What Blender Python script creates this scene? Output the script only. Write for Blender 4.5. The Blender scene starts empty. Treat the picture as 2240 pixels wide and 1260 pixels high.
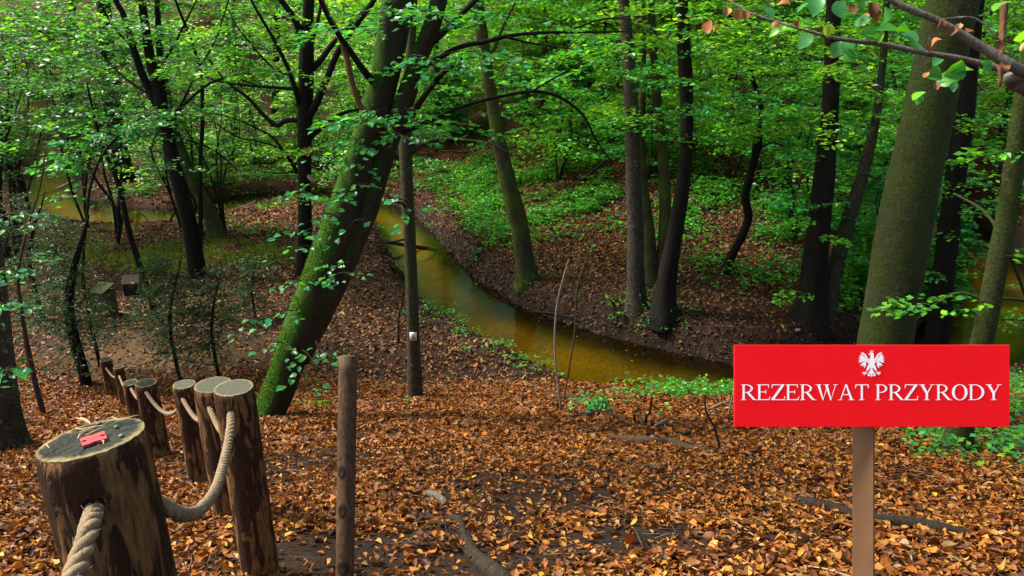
import bpy, math
import numpy as np
from mathutils import Vector, Matrix

SC = bpy.context.scene
COL = SC.collection
PI = math.pi

# ------------------------------------------------------------------ camera
CAMZ, PITCH, FPX = 6.0, math.radians(20.0), 1600.0     # water level is z = 0, focal length in photo pixels
cam_d = bpy.data.cameras.new('camera')
cam_d.sensor_width = 36.0
cam_d.lens = 36.0 * FPX / 2240.0
cam_d.clip_start = 0.05
cam_d.clip_end = 600.0
cam = bpy.data.objects.new('camera', cam_d)
cam.location = (0, 0, CAMZ)
cam.rotation_euler = (PI / 2 - PITCH, 0, 0)
COL.objects.link(cam)
SC.camera = cam

# ------------------------------------------------------------------ light
SUN_EL, SUN_AZ = math.radians(50), math.radians(-76)   # azimuth measured from +Y towards +X
world = bpy.data.worlds.new('World')
SC.world = world
world.use_nodes = True
wn = world.node_tree
for n in list(wn.nodes):
    wn.nodes.remove(n)
sky = wn.nodes.new('ShaderNodeTexSky')
sky.sky_type = 'NISHITA'
sky.sun_disc = False
sky.sun_elevation = SUN_EL
sky.sun_rotation = SUN_AZ
sky.air_density = 1.0
sky.dust_density = 4.0
sky.ozone_density = 0.6
bgn = wn.nodes.new('ShaderNodeBackground')
bgn.inputs['Strength'].default_value = 0.12
won = wn.nodes.new('ShaderNodeOutputWorld')
wn.links.new(sky.outputs[0], bgn.inputs[0])
wn.links.new(bgn.outputs[0], won.inputs[0])
sun_d = bpy.data.lights.new('sun', 'SUN')
sun_d.energy = 3.2
sun_d.angle = math.radians(10)
sun_d.color = (1.0, 0.95, 0.86)
sun = bpy.data.objects.new('sun', sun_d)
sdir = Vector((math.sin(SUN_AZ) * math.cos(SUN_EL), math.cos(SUN_AZ) * math.cos(SUN_EL), math.sin(SUN_EL)))
sun.rotation_euler = sdir.to_track_quat('Z', 'Y').to_euler()
sun.location = (0, 0, 30)
COL.objects.link(sun)
SC.view_settings.view_transform = 'Standard'
SC.view_settings.look = 'None'
SC.view_settings.gamma = 1.0
SC.view_settings.use_curve_mapping = False
SC.view_settings.exposure = 1.42
SC.render.engine = 'CYCLES'
SC.cycles.max_bounces = 6
SC.cycles.transparent_max_bounces = 8
SC.cycles.use_denoising = True
SC.cycles.caustics_reflective = False
SC.cycles.caustics_refractive = False

# ------------------------------------------------------------------ small maths
CP, SP = math.cos(PITCH), math.sin(PITCH)
CAM = np.array([0, 0, CAMZ])


def ray(px, py):
    x, y = (px - 1120.0) / FPX, (630.0 - py) / FPX
    return np.array([x, CP + y * SP, -SP + y * CP])


def at_y(px, py, Y):
    """world point seen at a photo pixel, standing on the vertical plane y = Y; also its camera depth"""
    r = ray(px, py)
    t = Y / r[1]
    return CAM + r * t, t


def at_d(px, py, d):
    return CAM + ray(px, py) * d


def hash2(ix, iy, s):
    h = (ix * 374761393 + iy * 668265263 + s * 974634777) & 0xFFFFFFFF
    h = ((h ^ (h >> 13)) * 1274126177) & 0xFFFFFFFF
    return ((h ^ (h >> 16)) & 0xFFFF) / 65535.0


def noise2(x, y, s=0):
    x = np.asarray(x, float); y = np.asarray(y, float)
    xi = np.floor(x).astype(np.int64); yi = np.floor(y).astype(np.int64)
    fx = x - xi; fy = y - yi
    fx = fx * fx * (3 - 2 * fx); fy = fy * fy * (3 - 2 * fy)
    a = hash2(xi, yi, s); b = hash2(xi + 1, yi, s); c = hash2(xi, yi + 1, s); d = hash2(xi + 1, yi + 1, s)
    return (a * (1 - fx) + b * fx) * (1 - fy) + (c * (1 - fx) + d * fx) * fy


def fbm(x, y, s=0, o=3):
    v, a, t = 0, 1.0, 0
    for k in range(o):
        v = v + a * noise2(x * 2 ** k, y * 2 ** k, s + 7 * k); t += a; a *= .5
    return v / t


def sstep(a, b, x):
    t = np.clip((x - a) / (b - a), 0, 1)
    return t * t * (3 - 2 * t)


def unit(v):
    return v / np.maximum(np.linalg.norm(v, axis=-1, keepdims=True), 1e-9)


# ------------------------------------------------------------------ terrain
def on_water(px, py):
    r = ray(px, py)
    t = -CAMZ / r[2]
    return (r * t)[:2]


STREAM_PX = [(170, 330, 0.94), (110, 395, 0.94), (125, 440, 0.79), (215, 468, 0.95), (340, 474, 0.95), (450, 458, 0.90), (545, 438, 0.85), (640, 428, 0.64), (760, 436, 0.64),
             (850, 470, 0.68), (895, 520, 0.68), (945, 590, 0.76), (1010, 655, 0.84), (1100, 708, 0.84), (1220, 757, 1.0), (1350, 799, 1.02), (1500, 833, 1.0), (1650, 850, 0.88),
             (1800, 850, 0.88), (1960, 815, 0.88), (2110, 755, 0.94), (2190, 680, 1.10), (2190, 600, 1.10), (2120, 545, 1.02), (2090, 500, 0.94)]
_sp = np.array([[*on_water(a, b), w] for a, b, w in STREAM_PX])


def _catmull(P, m):
    P = np.asarray(P, float)
    Q = np.vstack([2 * P[0] - P[1], P, 2 * P[-1] - P[-2]])
    out = []
    for i in range(len(P) - 1):
        p0, p1, p2, p3 = Q[i], Q[i + 1], Q[i + 2], Q[i + 3]
        for t in np.linspace(0, 1, m, endpoint=False):
            out.append(.5 * (2 * p1 + (p2 - p0) * t + (2 * p0 - 5 * p1 + 4 * p2 - p3) * t * t + (3 * p1 - p0 - 3 * p2 + p3) * t ** 3))
    out.append(P[-1])
    return np.array(out)


STREAM = _catmull(_sp, 4)


def stream_dist(x, y):
    x = np.asarray(x, float); y = np.asarray(y, float)
    best = np.full(x.shape, 1e9); hw = np.ones(x.shape)
    for (ax, ay, aw), (bx, by, bw) in zip(STREAM[:-1], STREAM[1:]):
        dx, dy = bx - ax, by - ay
        t = np.clip(((x - ax) * dx + (y - ay) * dy) / (dx * dx + dy * dy + 1e-9), 0, 1)
        d = np.hypot(x - ax - t * dx, y - ay - t * dy)
        m = d < best
        best = np.where(m, d, best); hw = np.where(m, aw + (bw - aw) * t, hw)
    return best, hw


def ground(x, y, fine=True):
    x = np.asarray(x, float); y = np.asarray(y, float)
    yy = np.where(y > 0, y, y * .25)
    zs = 4.7 - .41 * yy + .012 * x
    sx = sstep(-14, 8, x)
    y0 = 27 - 11 * sstep(-6, 6, x)
    s = .05 + .19 * sx
    u = y - y0
    hill = s * (np.sqrt(u * u + 9) + u) * .5
    hill = hill * (1 + .25 * (fbm(x * .07, y * .07, 3) - .5))
    cap = 3.6 + 4.5 * sstep(-4, 9, x)
    hill = hill - np.maximum(0, hill - cap) * .85
    hill = hill + .34 * sstep(-13, -22, x) * np.maximum(0, np.sqrt((y - 40) ** 2 + 16) + (y - 40)) * .5  # rear left rise added so the left water does not mirror open sky
    hill = np.minimum(hill, 26)
    fl = .42 - .22 * sstep(-3, -6.5, x) * sstep(12, 16, y) - .34 * sstep(-4.5, -2, x) * sstep(12.2, 11.2, y) + hill + .25 * (fbm(x * .25, y * .25, 5) - .5)
    k = .22
    z = .5 * (zs + fl + np.sqrt((zs - fl) ** 2 + k * k))
    d, hw = stream_dist(x, y)
    wob = hw * (1 + .34 * (fbm(x * 1.1, y * 1.1, 9) - .5) + .10 * (fbm(x * 4, y * 4, 10) - .5))
    t = sstep(wob * .92, wob + .55, d)
    bed = -.10 - .22 * np.clip(1 - (d / np.maximum(wob, .1)) ** 2, 0, 1)
    z = bed * (1 - t) + z * t
    if fine:
        amp = sstep(0, 1.2, d - wob)
        z = z + amp * (.10 * (fbm(x * .8, y * .8, 11) - .5) + .05 * (fbm(x * 3.1, y * 3.1, 13) - .5))
    return z


_D = np.concatenate([np.arange(.8, 30, .03), np.arange(30, 120, .2)])


def hit(px, py):
    r = ray(px, py)
    P = CAM + r[None, :] * _D[:, None]
    f = P[:, 2] - ground(P[:, 0], P[:, 1])
    i = np.argmax(f < 0)
    if f[i] >= 0:
        i = len(_D) - 1
    return P[i], _D[i]


def project(P):
    P = np.atleast_2d(P) - CAM
    dep = P[:, 1] * CP - P[:, 2] * SP
    up = P[:, 1] * SP + P[:, 2] * CP
    dep = np.where(np.abs(dep) < 1e-6, 1e-6, dep)
    return 1120 + FPX * P[:, 0] / dep, 630 - FPX * up / dep, dep


# ------------------------------------------------------------------ object helpers
def new_mesh(name, V, faces, mat=None, cols=None, smooth=True):
    V = np.ascontiguousarray(V, np.float32)
    faces = [np.ascontiguousarray(f, np.int32) for f in faces if len(f)]
    loops = np.concatenate([f.ravel() for f in faces])
    sizes = np.concatenate([np.full(len(f), f.shape[1], np.int32) for f in faces])
    starts = np.concatenate([[0], np.cumsum(sizes)[:-1]]).astype(np.int32)
    me = bpy.data.meshes.new(name)
    me.vertices.add(len(V)); me.vertices.foreach_set('co', V.ravel())
    me.loops.add(len(loops)); me.loops.foreach_set('vertex_index', loops)
    me.polygons.add(len(sizes)); me.polygons.foreach_set('loop_start', starts)
    me.polygons.foreach_set('use_smooth', np.full(len(sizes), smooth, bool))
    if cols is not None:
        a = me.attributes.new('col', 'FLOAT_COLOR', 'POINT')
        c = np.ones((len(V), 4), np.float32); c[:, :3] = cols
        a.data.foreach_set('color', c.ravel())
    me.update(calc_edges=True)
    if mat is not None:
        me.materials.append(mat)
    return me


ROOT_LOC = {}


def root(name, loc, label, cat, group=None):
    o = bpy.data.objects.new(name, None)
    o.empty_display_size = .2
    o.location = loc
    o['label'] = label; o['category'] = cat
    if group:
        o['group'] = group
    COL.objects.link(o)
    ROOT_LOC[o.name] = np.array(loc, float)
    return o


def base_of(o):
    while o is not None and o.name not in ROOT_LOC:
        o = o.parent
    return ROOT_LOC[o.name] if o is not None else np.zeros(3)


def part(name, V, faces, mat, parent=None, cols=None, smooth=True, **props):
    V = np.asarray(V, float)
    if parent is not None:
        V = V - base_of(parent)
    o = bpy.data.objects.new(name, new_mesh(name, V, faces, mat, cols, smooth))
    o.parent = parent
    COL.objects.link(o)
    for k, v in props.items():
        o[k] = v
    return o


def thing(name, V, faces, mat, label, cat, loc=None, group=None, **kw):
    """a thing that is one mesh, its origin at its base"""
    V = np.asarray(V, float)
    loc = np.array(loc if loc is not None else [V[:, 0].mean(), V[:, 1].mean(), V[:, 2].min()], float)
    o = part(name, V - loc, faces, mat, None, **kw)
    o.location = loc
    o['label'] = label; o['category'] = cat
    if group:
        o['group'] = group
    ROOT_LOC[o.name] = loc
    return o


class MB:
    def __init__(self):
        self.V = []; self.F = {3: [], 4: []}; self.C = []; self.n = 0

    def add(self, V, faces, col=None):
        V = np.asarray(V, float)
        for f in faces:
            f = np.asarray(f)
            if len(f):
                self.F[f.shape[1]].append(f + self.n)
        self.V.append(V)
        if col is not None:
            c = np.asarray(col, float)
            self.C.append(np.broadcast_to(c, (len(V), 3)))
        self.n += len(V)
        return self

    def get(self):
        F = [np.vstack(self.F[k]) for k in (3, 4) if self.F[k]]
        return np.vstack(self.V), F

    def cols(self):
        return np.vstack(self.C) if self.C else None


def frames(P):
    T = np.gradient(P, axis=0)
    T = unit(T)
    n = np.cross(T[0], [0, 0, 1.0])
    if np.linalg.norm(n) < .1:
        n = np.cross(T[0], [0, 1.0, 0])
    N = [n / np.linalg.norm(n)]
    for i in range(1, len(P)):
        v = N[-1] - T[i] * np.dot(N[-1], T[i])
        N.append(v / max(np.linalg.norm(v), 1e-9))
    N = np.array(N)
    return T, N, np.cross(T, N)


def tube(P, R, sides=10, sub=6, rough=.0, seed=0, flare=0.0, flare_h=.35, freq=2.0, closed_end=True, lobes=5):
    """a tapering limb along a polyline; P (k,3), R (k,)"""
    Q = np.column_stack([np.asarray(P, float), np.asarray(R, float)])
    if sub > 1 and len(Q) > 2:
        Q = _catmull(Q, sub)
    elif sub > 1:
        t = np.linspace(0, 1, sub + 1)[:, None]
        Q = Q[0] * (1 - t) + Q[-1] * t
    C, r = Q[:, :3], np.maximum(Q[:, 3], 5e-4)
    T, N, B = frames(C)
    th = np.linspace(0, 2 * PI, sides, endpoint=False)
    s = np.concatenate([[0], np.cumsum(np.linalg.norm(np.diff(C, axis=0), axis=1))])
    rr = np.repeat(r[:, None], sides, 1)
    if rough:
        cx, cy = np.cos(th) * 1.7 + 5, np.sin(th) * 1.7 + 5
        nz = fbm((cx[None, :] + 3.1 * seed) * 1.0 + 0 * s[:, None], (s[:, None] * freq + cy[None, :] * 1.3), seed, 3) - .5
        rr = rr * (1 + rough * 2 * nz)
    if flare:
        e = np.exp(-s / flare_h)[:, None]
        lob = .55 + .45 * np.cos(lobes * th + seed)[None, :]
        rr = rr * (1 + flare * e * lob)
    V = C[:, None, :] + rr[:, :, None] * (np.cos(th)[None, :, None] * N[:, None, :] + np.sin(th)[None, :, None] * B[:, None, :])
    m = len(C)
    V = V.reshape(-1, 3)
    i = np.arange(m - 1)[:, None] * sides; j = np.arange(sides)[None, :]; jn = (j + 1) % sides
    quads = np.stack([i + j, i + jn, i + sides + jn, i + sides + j], -1).reshape(-1, 4)
    V = np.vstack([V, C[0] - T[0] * r[0] * .1, C[-1] + T[-1] * r[-1] * .4])
    a, b = len(V) - 2, len(V) - 1
    jj = np.arange(sides)
    t1 = np.stack([np.full(sides, a), (jj + 1) % sides, jj], -1)
    t2 = np.stack([np.full(sides, b), (m - 1) * sides + jj, (m - 1) * sides + (jj + 1) % sides], -1)
    return V, [np.vstack([t1, t2]), quads]


_LF = {
    0: (np.array([[0, 0, 0], [0, 1, .0], [0, .33, -.05], [0, .68, -.04], [-.40, .26, .06], [-.36, .64, .05], [.40, .26, .06], [.36, .64, .05]]),
        [np.array([[0, 6, 2], [0, 2, 4], [3, 7, 1], [3, 1, 5]]), np.array([[2, 6, 7, 3], [2, 3, 5, 4]])]),
    1: (np.array([[0, 0, 0], [.42, .5, .07], [0, 1, 0], [-.42, .5, .07]]), [np.array([[0, 1, 2], [0, 2, 3]])]),
    2: (np.array([[0, 0, 0], [.42, .5, .04], [0, 1, 0], [-.42, .5, .04]]), [np.array([[0, 1, 2, 3]])]),
}


def leafgeo(P, A, Nn, S, W=.62, lod=1, curl=0.0, rng=None):
    N = len(P)
    A = unit(A)
    B = unit(np.cross(A, Nn))
    N2 = np.cross(B, A)
    tv, tf = _LF[lod]
    W = np.broadcast_to(np.asarray(W, float), (N,)) / .8
    b = tv[None, :, 0] * W[:, None]; a = np.repeat(tv[None, :, 1], N, 0); n = np.repeat(tv[None, :, 2], N, 0).copy()
    if rng is not None and curl:
        c1 = rng.normal(0, curl, N); c2 = rng.normal(curl * .6, curl, N)
        n = n + c1[:, None] * (a - .4) ** 2 * 2 + c2[:, None] * b * b * 4
    S = np.asarray(S)[:, None, None]
    V = P[:, None, :] + S * (b[..., None] * B[:, None, :] + a[..., None] * A[:, None, :] + n[..., None] * N2[:, None, :])
    k = tv.shape[0]
    off = (np.arange(N) * k)[:, None, None]
    return V.reshape(-1, 3), [(f[None] + off).reshape(-1, f.shape[1]) for f in tf], k


def sprays(rng, O, az, L, Wd, n, tilt=.05, droop=.18, flat=.5, size=(.06, .09), thick=.03):
    """leaves of flat, layered twigs: O (M,3) twig roots; returns leaf bases, axes, normals, sizes"""
    M = len(O)
    az = np.asarray(az, float)[:, None]; L = np.broadcast_to(np.asarray(L, float), (M,))[:, None]
    Wd = np.broadcast_to(np.asarray(Wd, float), (M,))[:, None]; tilt = np.broadcast_to(np.asarray(tilt, float), (M,))[:, None]
    u = rng.random((M, n)) ** .8
    v = rng.uniform(-1, 1, (M, n))
    half = Wd * np.sin(PI * np.clip(u * .88 + .1, 0, 1)) ** .7
    fx, fy = u * L, v * half
    fz = tilt * fx - droop * fx * fx / L + rng.normal(0, 1, (M, n)) * thick * L
    ca, sa = np.cos(az), np.sin(az)
    P = O[:, None, :] + np.stack([fx * ca - fy * sa, fx * sa + fy * ca, fz], -1)
    phi = np.sign(v) * (.55 + .5 * rng.random((M, n))) + rng.normal(0, .25, (M, n))
    A = np.stack([np.cos(az + phi), np.sin(az + phi), -.12 + rng.normal(0, .18, (M, n))], -1)
    Nn = np.stack([rng.normal(0, flat, (M, n)), rng.normal(0, flat, (M, n)), np.ones((M, n))], -1)
    S = rng.uniform(size[0], size[1], (M, n))
    return P.reshape(-1, 3), A.reshape(-1, 3), Nn.reshape(-1, 3), S.ravel()


# ------------------------------------------------------------------ materials
class NT:
    def __init__(self, name):
        self.m = bpy.data.materials.new(name); self.m.use_nodes = True
        self.t = self.m.node_tree
        for n in list(self.t.nodes):
            self.t.nodes.remove(n)
        self.out = self.n('ShaderNodeOutputMaterial')

    def n(self, kind, **kw):
        o = self.t.nodes.new(kind)
        for k, v in kw.items():
            if k.startswith('i_'):
                key = k[2:].replace('_', ' ')
                o.inputs[key].default_value = v
            else:
                setattr(o, k, v)
        return o

    def l(self, a, b):
        self.t.links.new(a, b)

    def coord(self, scale=(1, 1, 1), kind='Object'):
        c = self.n('ShaderNodeTexCoord'); mp = self.n('ShaderNodeMapping')
        mp.inputs['Scale'].default_value = scale
        self.l(c.outputs[kind], mp.inputs[0])
        return mp.outputs[0]

    def noise(self, vec, scale, detail=4, rough=.6, dist=0.0):
        o = self.n('ShaderNodeTexNoise')
        o.inputs['Scale'].default_value = scale; o.inputs['Detail'].default_value = detail
        o.inputs['Roughness'].default_value = rough; o.inputs['Distortion'].default_value = dist
        self.l(vec, o.inputs['Vector'])
        return o.outputs['Fac']

    def ramp(self, fac, stops):
        o = self.n('ShaderNodeValToRGB')
        e = o.color_ramp.elements
        while len(e) < len(stops):
            e.new(.5)
        for k, (p, c) in enumerate(stops):
            e[k].position = p; e[k].color = (*c, 1) if len(c) == 3 else c
        self.l(fac, o.inputs[0])
        return o.outputs[0]

    def mix(self, fac, a, b, mode='MIX'):
        o = self.n('ShaderNodeMix', data_type='RGBA', blend_type=mode)
        for sock, v in ((o.inputs[0], fac), (o.inputs[6], a), (o.inputs[7], b)):
            if isinstance(v, (int, float)):
                sock.default_value = v
            elif isinstance(v, tuple):
                sock.default_value = (*v, 1) if len(v) == 3 else v
            else:
                self.l(v, sock)
        return o.outputs[2]

    def math(self, op, a, b=None, clamp=False):
        o = self.n('ShaderNodeMath', operation=op, use_clamp=clamp)
        for sock, v in zip(o.inputs, (a, b)):
            if v is None:
                continue
            if isinstance(v, (int, float)):
                sock.default_value = v
            else:
                self.l(v, sock)
        return o.outputs[0]

    def bump(self, h, strength=.5, dist=.02, normal=None):
        o = self.n('ShaderNodeBump')
        o.inputs['Strength'].default_value = strength; o.inputs['Distance'].default_value = dist
        self.l(h, o.inputs['Height'])
        if normal is not None:
            self.l(normal, o.inputs['Normal'])
        return o.outputs[0]

    def principled(self, color, rough=.8, spec=.25, normal=None):
        o = self.n('ShaderNodeBsdfPrincipled')
        for sock, v in ((o.inputs['Base Color'], color), (o.inputs['Roughness'], rough)):
            if isinstance(v, (int, float)):
                sock.default_value = v
            elif isinstance(v, tuple):
                sock.default_value = (*v, 1)
            else:
                self.l(v, sock)
        o.inputs['Specular IOR Level'].default_value = spec
        if normal is not None:
            self.l(normal, o.inputs['Normal'])
        return o.outputs[0]

    def done(self, shader):
        self.l(shader, self.out.inputs[0])
        return self.m


def leaf_material(name, source='attr', trans=.52, rough=.36, spec=.42, tint=(1.55, 1.3, .4)):
    t = NT(name)
    if source == 'attr':
        c = t.n('ShaderNodeAttribute', attribute_name='col').outputs['Color']
    else:
        c = t.n('ShaderNodeObjectInfo').outputs['Color']
    nz = t.noise(t.coord((1, 1, 1)), 60, 2)
    c = t.mix(.35, c, t.mix(1.0, c, t.ramp(nz, [(.3, (.5, .5, .5)), (.7, (1.4, 1.4, 1.4))]), 'MULTIPLY'))
    p = t.principled(c, rough, spec)
    if trans:
        tr = t.n('ShaderNodeBsdfTranslucent')
        t.l(t.mix(1.0, c, tint, 'MULTIPLY'), tr.inputs[0])
        mx = t.n('ShaderNodeMixShader'); mx.inputs[0].default_value = trans
        t.l(p, mx.inputs[1]); t.l(tr.outputs[0], mx.inputs[2])
        p = mx.outputs[0]
    return t.done(p)


def bark_material(name, c1, c2, moss=0.0, moss_col=(.045, .10, .012), vstretch=.35, scale=9, bump=.6, lichen=0.0, up=.0, moss_col2=(.02, .045, .006), fade=0.0):
    t = NT(name)
    v = t.coord((1, 1, vstretch))
    n1 = t.noise(v, scale, 6, .65, .4)
    n2 = t.noise(v, scale * 4.5, 4, .7)
    n3 = t.noise(t.coord((1, 1, .8)), 2.2, 4, .6)
    col = t.mix(t.ramp(n1, [(.32, (0, 0, 0)), (.68, (1, 1, 1))]), c1, c2)
    col = t.mix(t.ramp(n2, [(.35, (.75, .75, .75)), (.75, (0, 0, 0))]), col, tuple(x * .45 for x in c1))
    if lichen:
        n5 = t.noise(t.coord((1, 1, 1)), 26, 3, .5)
        col = t.mix(t.math('MULTIPLY', t.ramp(n5, [(.62, (0, 0, 0)), (.70, (1, 1, 1))]), lichen), col, (.30, .30, .24))
    h = t.math('ADD', t.math('MULTIPLY', n1, .7), t.math('MULTIPLY', n2, .3))
    if moss:
        n4 = t.noise(t.coord((1, 1, 1)), 45, 4, .7)
        mk = t.math('ADD', n3, moss - .5)
        if up:
            g = t.n('ShaderNodeNewGeometry')
            sx = t.n('ShaderNodeSeparateXYZ'); t.l(g.outputs['Normal'], sx.inputs[0])
            d = t.math('ADD', t.math('MULTIPLY', sx.outputs['Z'], up), t.math('MULTIPLY', sx.outputs['X'], -up * .35))
            mk = t.math('ADD', mk, d)
        if fade:
            sz = t.n('ShaderNodeSeparateXYZ'); t.l(t.coord((1, 1, 1)), sz.inputs[0])
            mk = t.math('SUBTRACT', mk, t.math('MULTIPLY', sz.outputs['Z'], fade))
        mk = t.math('ADD', mk, t.math('MULTIPLY', t.math('SUBTRACT', n4, .5), .5))
        mk = t.ramp(mk, [(.42, (0, 0, 0)), (.62, (1, 1, 1))])
        mcol = t.mix(t.ramp(n4, [(.3, (0, 0, 0)), (.7, (1, 1, 1))]), moss_col2, moss_col)
        col = t.mix(mk, col, mcol)
        h = t.math('ADD', h, t.math('MULTIPLY', t.math('MULTIPLY', n4, mk), .6))
    return t.done(t.principled(col, .9, .12, t.bump(h, bump, .025)))


M = {}
M['leaf'] = leaf_material('green_leaf')
M['leaf_obj'] = leaf_material('green_leaf_single', 'object')
M['litter'] = leaf_material('dry_leaf', trans=.12, rough=.6, spec=.3, tint=(1.2, .9, .5))
M['litter_obj'] = leaf_material('dry_leaf_single', 'object', trans=.12, rough=.6, spec=.3, tint=(1.2, .9, .5))
M['bark_dark'] = bark_material('bark_dark', (.010, .008, .006), (.026, .021, .015), moss=.06, moss_col=(.03, .045, .01))
M['bark_mid'] = bark_material('bark_mid', (.045, .036, .024), (.085, .070, .045), moss=.45, moss_col=(.045, .070, .016), moss_col2=(.018, .028, .007), lichen=.4, bump=.9)
M['bark_beech'] = bark_material('bark_beech', (.024, .021, .011), (.090, .084, .040), moss=.55, moss_col=(.052, .076, .014), moss_col2=(.014, .019, .005), vstretch=.8, scale=8, bump=.7, lichen=.2)
M['bark_grey'] = bark_material('bark_grey', (.042, .035, .024), (.110, .096, .068), moss=.28, moss_col=(.05, .07, .018), vstretch=.8, scale=10, bump=.35, lichen=.5)
M['bark_moss'] = bark_material('bark_moss', (.030, .025, .016), (.06, .05, .03), moss=.56, moss_col=(.045, .115, .005), moss_col2=(.012, .038, .003), up=.50, bump=1.0, fade=.045)
M['bark_moss2'] = bark_material('bark_moss2', (.045, .038, .022), (.085, .075, .04), moss=.48, moss_col=(.09, .13, .015), moss_col2=(.04, .06, .008), bump=.7)
M['twig'] = bark_material('twig', (.020, .016, .011), (.045, .036, .025), scale=20)
M['branch_grey'] = bark_material('branch_grey', (.10, .085, .065), (.22, .19, .15), scale=25, moss=.05, lichen=.5)
M['dead'] = bark_material('dead_wood', (.040, .026, .014), (.115, .080, .045), scale=22, moss=.12)
M['root'] = bark_material('root_bark', (.022, .016, .011), (.085, .066, .045), scale=30, bump=1.0, moss=.05)
M['dead_dark'] = bark_material('dead_wood_dark', (.018, .013, .010), (.05, .036, .025), scale=22, moss=.1)
M['dead_pale'] = bark_material('dead_wood_pale', (.22, .17, .11), (.38, .31, .22), scale=24)
M['dead_red'] = bark_material('dead_wood_red', (.12, .055, .025), (.22, .12, .06), scale=20, vstretch=.2)

# ---- ground
t = NT('forest_soil')
vc = t.n('ShaderNodeAttribute', attribute_name='col').outputs['Color']
co = t.coord((1, 1, 1))
na = t.noise(co, 14, 5, .7); nb = t.noise(co, 70, 4, .75); nd = t.noise(co, 1.7, 4, .6)
k1 = t.ramp(na, [(.3, (.55, .52, .5)), (.7, (1.35, 1.3, 1.2))])
k2 = t.ramp(nb, [(.3, (.45, .42, .4)), (.72, (1.6, 1.5, 1.35))])
c = t.mix(1.0, vc, k1, 'MULTIPLY'); c = t.mix(1.0, c, k2, 'MULTIPLY')
c = t.mix(.5, c, t.mix(1.0, c, t.ramp(nd, [(.35, (.6, .6, .6)), (.7, (1.35, 1.3, 1.25))]), 'MULTIPLY'))
hh = t.math('ADD', t.math('MULTIPLY', na, .5), t.math('MULTIPLY', nb, .5))
M['ground'] = t.done(t.principled(c, .9, .15, t.bump(hh, .9, .04)))

# ---- water
t = NT('stream_water')
co = t.coord((1, 1, 1))
hb = t.math('ADD', t.noise(co, 7, 3, .5, .5), t.math('MULTIPLY', t.noise(co, 28, 2, .5), .25))
nrm = t.bump(hb, .12, .03)
tr = t.n('ShaderNodeBsdfTransparent'); tr.inputs[0].default_value = (.60, .56, .24, 1)
gl = t.n('ShaderNodeBsdfGlossy'); gl.inputs['Color'].default_value = (.95, .95, .95, 1); gl.inputs['Roughness'].default_value = .03
t.l(nrm, gl.inputs['Normal'])
fr = t.n('ShaderNodeFresnel'); fr.inputs['IOR'].default_value = 1.33; t.l(nrm, fr.inputs['Normal'])
mx = t.n('ShaderNodeMixShader'); t.l(fr.outputs[0], mx.inputs[0]); t.l(tr.outputs[0], mx.inputs[1]); t.l(gl.outputs[0], mx.inputs[2])
M['water'] = t.done(mx.outputs[0])


def plain(name, col, rough=.6, spec=.3, noise_amt=.25, scale=20, stretch=(1, 1, 1), bump=.2):
    t = NT(name)
    n = t.noise(t.coord(stretch), scale, 5, .65)
    lo = tuple(x * (1 - noise_amt) for x in col); hi = tuple(min(1, x * (1 + noise_amt)) for x in col)
    return t.done(t.principled(t.ramp(n, [(.3, lo), (.7, hi)]), rough, spec, t.bump(n, bump, .004) if bump else None))


M['sign_red'] = plain('sign_red_paint', (.84, .006, .010), .6, .10, .03, 6, bump=.03)
M['sign_white'] = plain('sign_white_paint', (.88, .88, .86), .5, .2, .02, 6, bump=0)
M['sign_pink'] = plain('sign_emblem_detail', (.80, .52, .36), .5, .2, .05, 6, bump=0)
M['sign_post'] = plain('sign_post_wood', (.150, .076, .034), .7, .2, .10, 9, (3, 3, .15), .15)
M['rope'] = plain('hemp_rope', (.21, .155, .090), .95, .05, .35, 120, (1, 1, 1), .8)
M['red_plate'] = plain('red_plate', (.36, .035, .04), .6, .3, .2, 60)
M['white_plate'] = plain('white_plate', (.62, .62, .55), .6, .3, .12, 90)
M['black_paint'] = plain('black_paint', (.015, .015, .015), .6, .2, .2, 30)
M['dark_red_paint'] = plain('dark_red_paint', (.16, .012, .012), .6, .2, .2, 30)
M['bin'] = plain('brown_bin', (.075, .050, .022), .75, .25, .3, 14, (1, 1, .3))
M['bin_lid'] = plain('mossy_slat', (.035, .05, .018), .9, .15, .5, 30)
M['bin_dark'] = plain('dark_box', (.026, .015, .010), .8, .2, .3, 14)
M['bin_mark'] = plain('pale_mark', (.30, .28, .16), .7, .2, .2, 30)
M['stone'] = plain('grey_stone', (.18, .17, .15), .85, .25, .4, 30, bump=.6)
M['needle_litter'] = plain('dry_needle', (.42, .30, .14), .7, .2, .25, 60)
M['hole'] = plain('hole_wood', (.03, .02, .012), .9, .1, .3, 40)

# post wood: half peeled bark over pale wood
t = NT('peeled_log')
co = t.coord((1, 1, .20))
n1 = t.noise(co, 24, 5, .62, 1.0); n2 = t.noise(co, 90, 6, .8); n3 = t.noise(t.coord((1, 1, .6)), 5, 3, .6)
mk = t.ramp(t.math('ADD', n1, t.math('MULTIPLY', t.math('SUBTRACT', n3, .5), .5)), [(.48, (0, 0, 0)), (.53, (1, 1, 1))])
pale = t.mix(t.ramp(n2, [(.3, (0, 0, 0)), (.7, (1, 1, 1))]), (.060, .026, .009), (.30, .155, .052))
dark = t.mix(t.ramp(n2, [(.3, (0, 0, 0)), (.7, (1, 1, 1))]), (.009, .004, .002), (.078, .032, .013))
c = t.mix(mk, dark, pale)
h = t.math('ADD', t.math('MULTIPLY', n2, .6), t.math('MULTIPLY', t.math('SUBTRACT', 1.0, mk), .6))
M['log'] = t.done(t.principled(c, .88, .15, t.bump(h, 1.0, .022)))
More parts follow.
